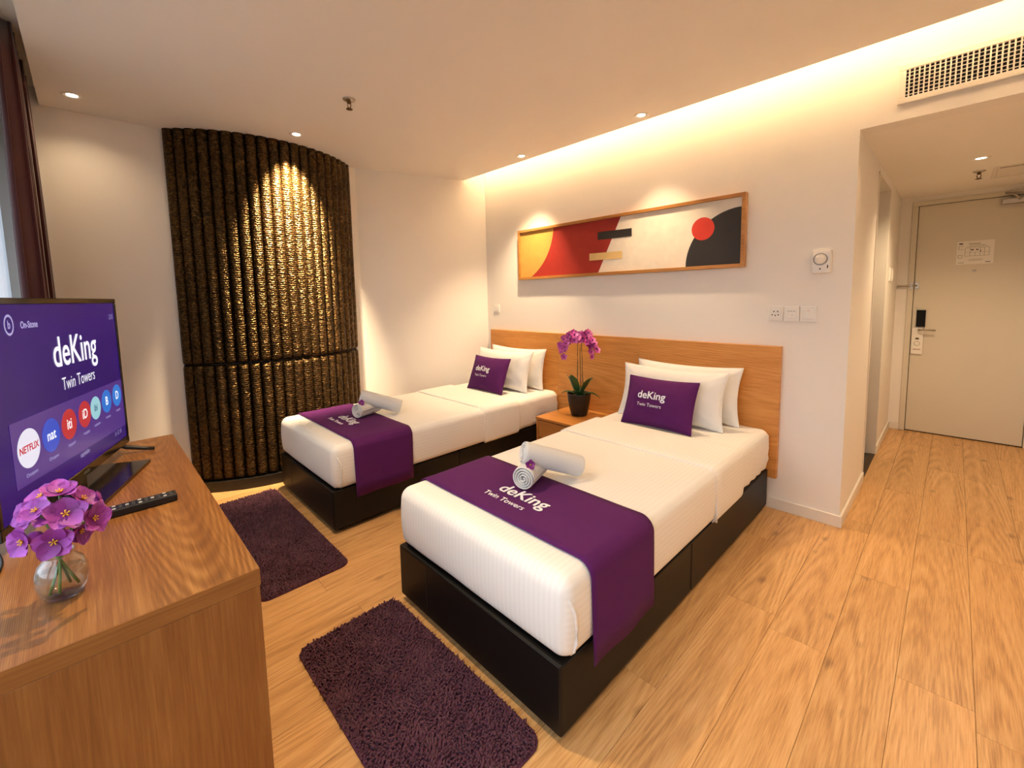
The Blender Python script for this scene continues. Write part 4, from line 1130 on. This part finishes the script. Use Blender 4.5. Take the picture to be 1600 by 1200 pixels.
# ------------------------------------------------------------------ remote control
ra = math.atan2(-2.825 + 2.975, 1.375 - 1.37)
rc = thing('remote_control', 'black remote control lying on the oak cabinet', 'remote control', (1.372, -2.900, KZ), PI / 2 + .02)
box('shell', -.078, .078, -.022, .022, .0, .022, RUB, rc, .004, 3)
BTN = mat('grey_button', srgb(60, 60, 62), .5, bump=.05); BTW = mat('white_button', srgb(200, 198, 196), .5, bump=.02)
for i in range(10):
    for j in range(3):
        xx, yy = -.064 + i * .0142, -.012 + j * .012
        box('button', xx - .004, xx + .004, yy - .0036, yy + .0036, .0215, .0235, BTW if (i + 2 * j) % 4 == 0 else BTN, rc, .0008, 1)

# ------------------------------------------------------------------ glass vase with violet flowers
def clear(name, tint, base, edge, rough):
    g = NT(name)
    tr_ = g.n('ShaderNodeBsdfTransparent'); tr_.inputs[0].default_value = tint
    gs = g.n('ShaderNodeBsdfGlossy'); gs.inputs['Roughness'].default_value = rough
    lw = g.n('ShaderNodeLayerWeight'); lw.inputs['Blend'].default_value = .5
    f_ = g.math('ADD', g.math('MULTIPLY', g.math('POWER', lw.outputs['Facing'], 2.6), edge), base)
    mx_ = g.n('ShaderNodeMixShader'); g.l(f_, mx_.inputs[0]); g.l(tr_.outputs[0], mx_.inputs[1]); g.l(gs.outputs[0], mx_.inputs[2]); g.l(mx_.outputs[0], g.o.inputs[0])
    return g
GL = clear('clear_glass', (.96, .975, .965, 1), .05, .9, .01)
WT = clear('clear_water', (.94, .955, .90, 1), .03, .35, .02)
VX, VY = 1.757, -3.052
vz = thing('glass_vase', 'round clear glass vase half full of water on the oak cabinet', 'vase', (VX, VY, KZ + .0005))
vs, fs = lathe([(r_ * .80, z_ * .93) for r_, z_ in [(.0005, 0), (.030, 0), (.036, .003), (.046, .020), (.0505, .042), (.0495, .062), (.042, .080), (.030, .091), (.026, .096), (.029, .104), (.0275, .1045), (.0235, .096), (.0275, .089), (.040, .0775), (.0468, .061), (.0478, .042), (.0436, .022), (.034, .010), (.0005, .008)]], 48)
mo('glass_body', vs, fs, GL.m, vz, True)
vs, fs = lathe([(r_ * .80, z_ * .93) for r_, z_ in [(.0005, .0088), (.0335, .0108), (.043, .0225), (.0472, .042), (.0464, .059), (.0005, .059)]], 48)
mo('water', vs, fs, WT.m, vz, True)
FL = [(1.729, -3.043, .958, .030, 'topmost purple flower in the glass vase', (.35, .05, 1)),
      (1.689, -3.071, .946, .029, 'purple flower at the back left of the glass vase', (.3, -.55, .75)),
      (1.704, -3.089, .919, .031, 'purple flower on the left side of the bouquet', (.55, -.75, .45)),
      (1.818, -3.034, .940, .032, 'large purple flower in the middle of the bouquet, facing the camera', (.9, .10, .62)),
      (1.800, -2.998, .911, .030, 'purple flower on the right side of the bouquet', (.75, .75, .25)),
      (1.742, -3.098, .881, .031, 'lowest left purple flower drooping beside the vase', (.65, -.75, .15)),
      (1.812, -3.053, .890, .031, 'lowest front purple flower hanging over the vase rim', (1, -.12, .22)),
      (1.720, -3.013, .930, .029, 'purple flower at the back right of the bouquet', (.35, .65, .7)),
      (1.709, -2.992, .916, .022, 'small purple flower at the far right of the bouquet', (.1, 1, .35)),
      (1.760, -3.060, .925, .026, 'half hidden purple flower in the centre of the bouquet', (.6, -.2, .7))]
FL += [(1.775, -3.030, .915, .027, 'partly hidden purple flower between the middle and right blossoms', (.7, .5, .5)),
       (1.770, -3.075, .945, .026, 'partly hidden purple flower between the topmost and left blossoms', (.6, -.4, .8)),
       (1.765, -3.020, .880, .027, 'low purple flower half hidden behind the right of the bouquet', (.7, .7, -.05))]
ends = [(.015, .022), (-.016, .024), (.024, -.012), (-.02, -.018), (.005, -.028), (.026, .01), (-.025, .006), (.012, -.022), (-.008, .028), (0., 0.), (.01, .01), (-.01, 0), (0, -.01)]
for i, (x, y, z, s, lab, nrm) in enumerate(FL):
    nv = Vector(nrm).normalized()
    e = blossom('violet_flower', (x, y, z), nv, s * 1.12, PETV, YEL, None, 5, 40 + i, .16)
    tag(e, lab, 'flower', 'purple flowers in the glass vase')
    ex, ey = ends[i][0] * .8, ends[i][1] * .8
    p0 = Vector((x, y, z)) - nv * .002; pn_ = Vector((VX + ex * .25, VY + ey * .25, KZ + .092)); pe = Vector((VX - ex, VY - ey, KZ + .016))
    pts = [bez(p0, p0 - nv * .03, pn_ + Vector((0, 0, .02)), pn_, k / 8) for k in range(9)] + ([pn_.lerp(pe, k / 4) for k in range(1, 5)] if i in (0, 1, 2, 4, 6) else [])
    mi = (Matrix.Translation(Vector((x, y, z))) @ nv.to_track_quat('Z', 'Y').to_matrix().to_4x4()).inverted()
    vs, fs = tube([mi @ p for p in pts], .0026, 7); mo('stem', vs, fs, STEM, e, True)
bd = thing('flower_bud', 'closed purple bud low on the left of the bouquet', 'flower', (1.752, -3.083, .886), 0, 'purple flowers in the glass vase')
vs, fs = lathe([(.0005, -.018), (.008, -.014), (.0125, -.004), (.0115, .006), (.006, .014), (.0005, .018)], 16)
o = mo('bud', vs, fs, PETV, bd, True); o.rotation_euler = (.6, .9, 0)
vs, fs = tube([(-.01, .003, -.012), (0, .02, -.025), (.004, .03, -.04)], .0022, 7); mo('stem', vs, fs, STEM, bd, True)
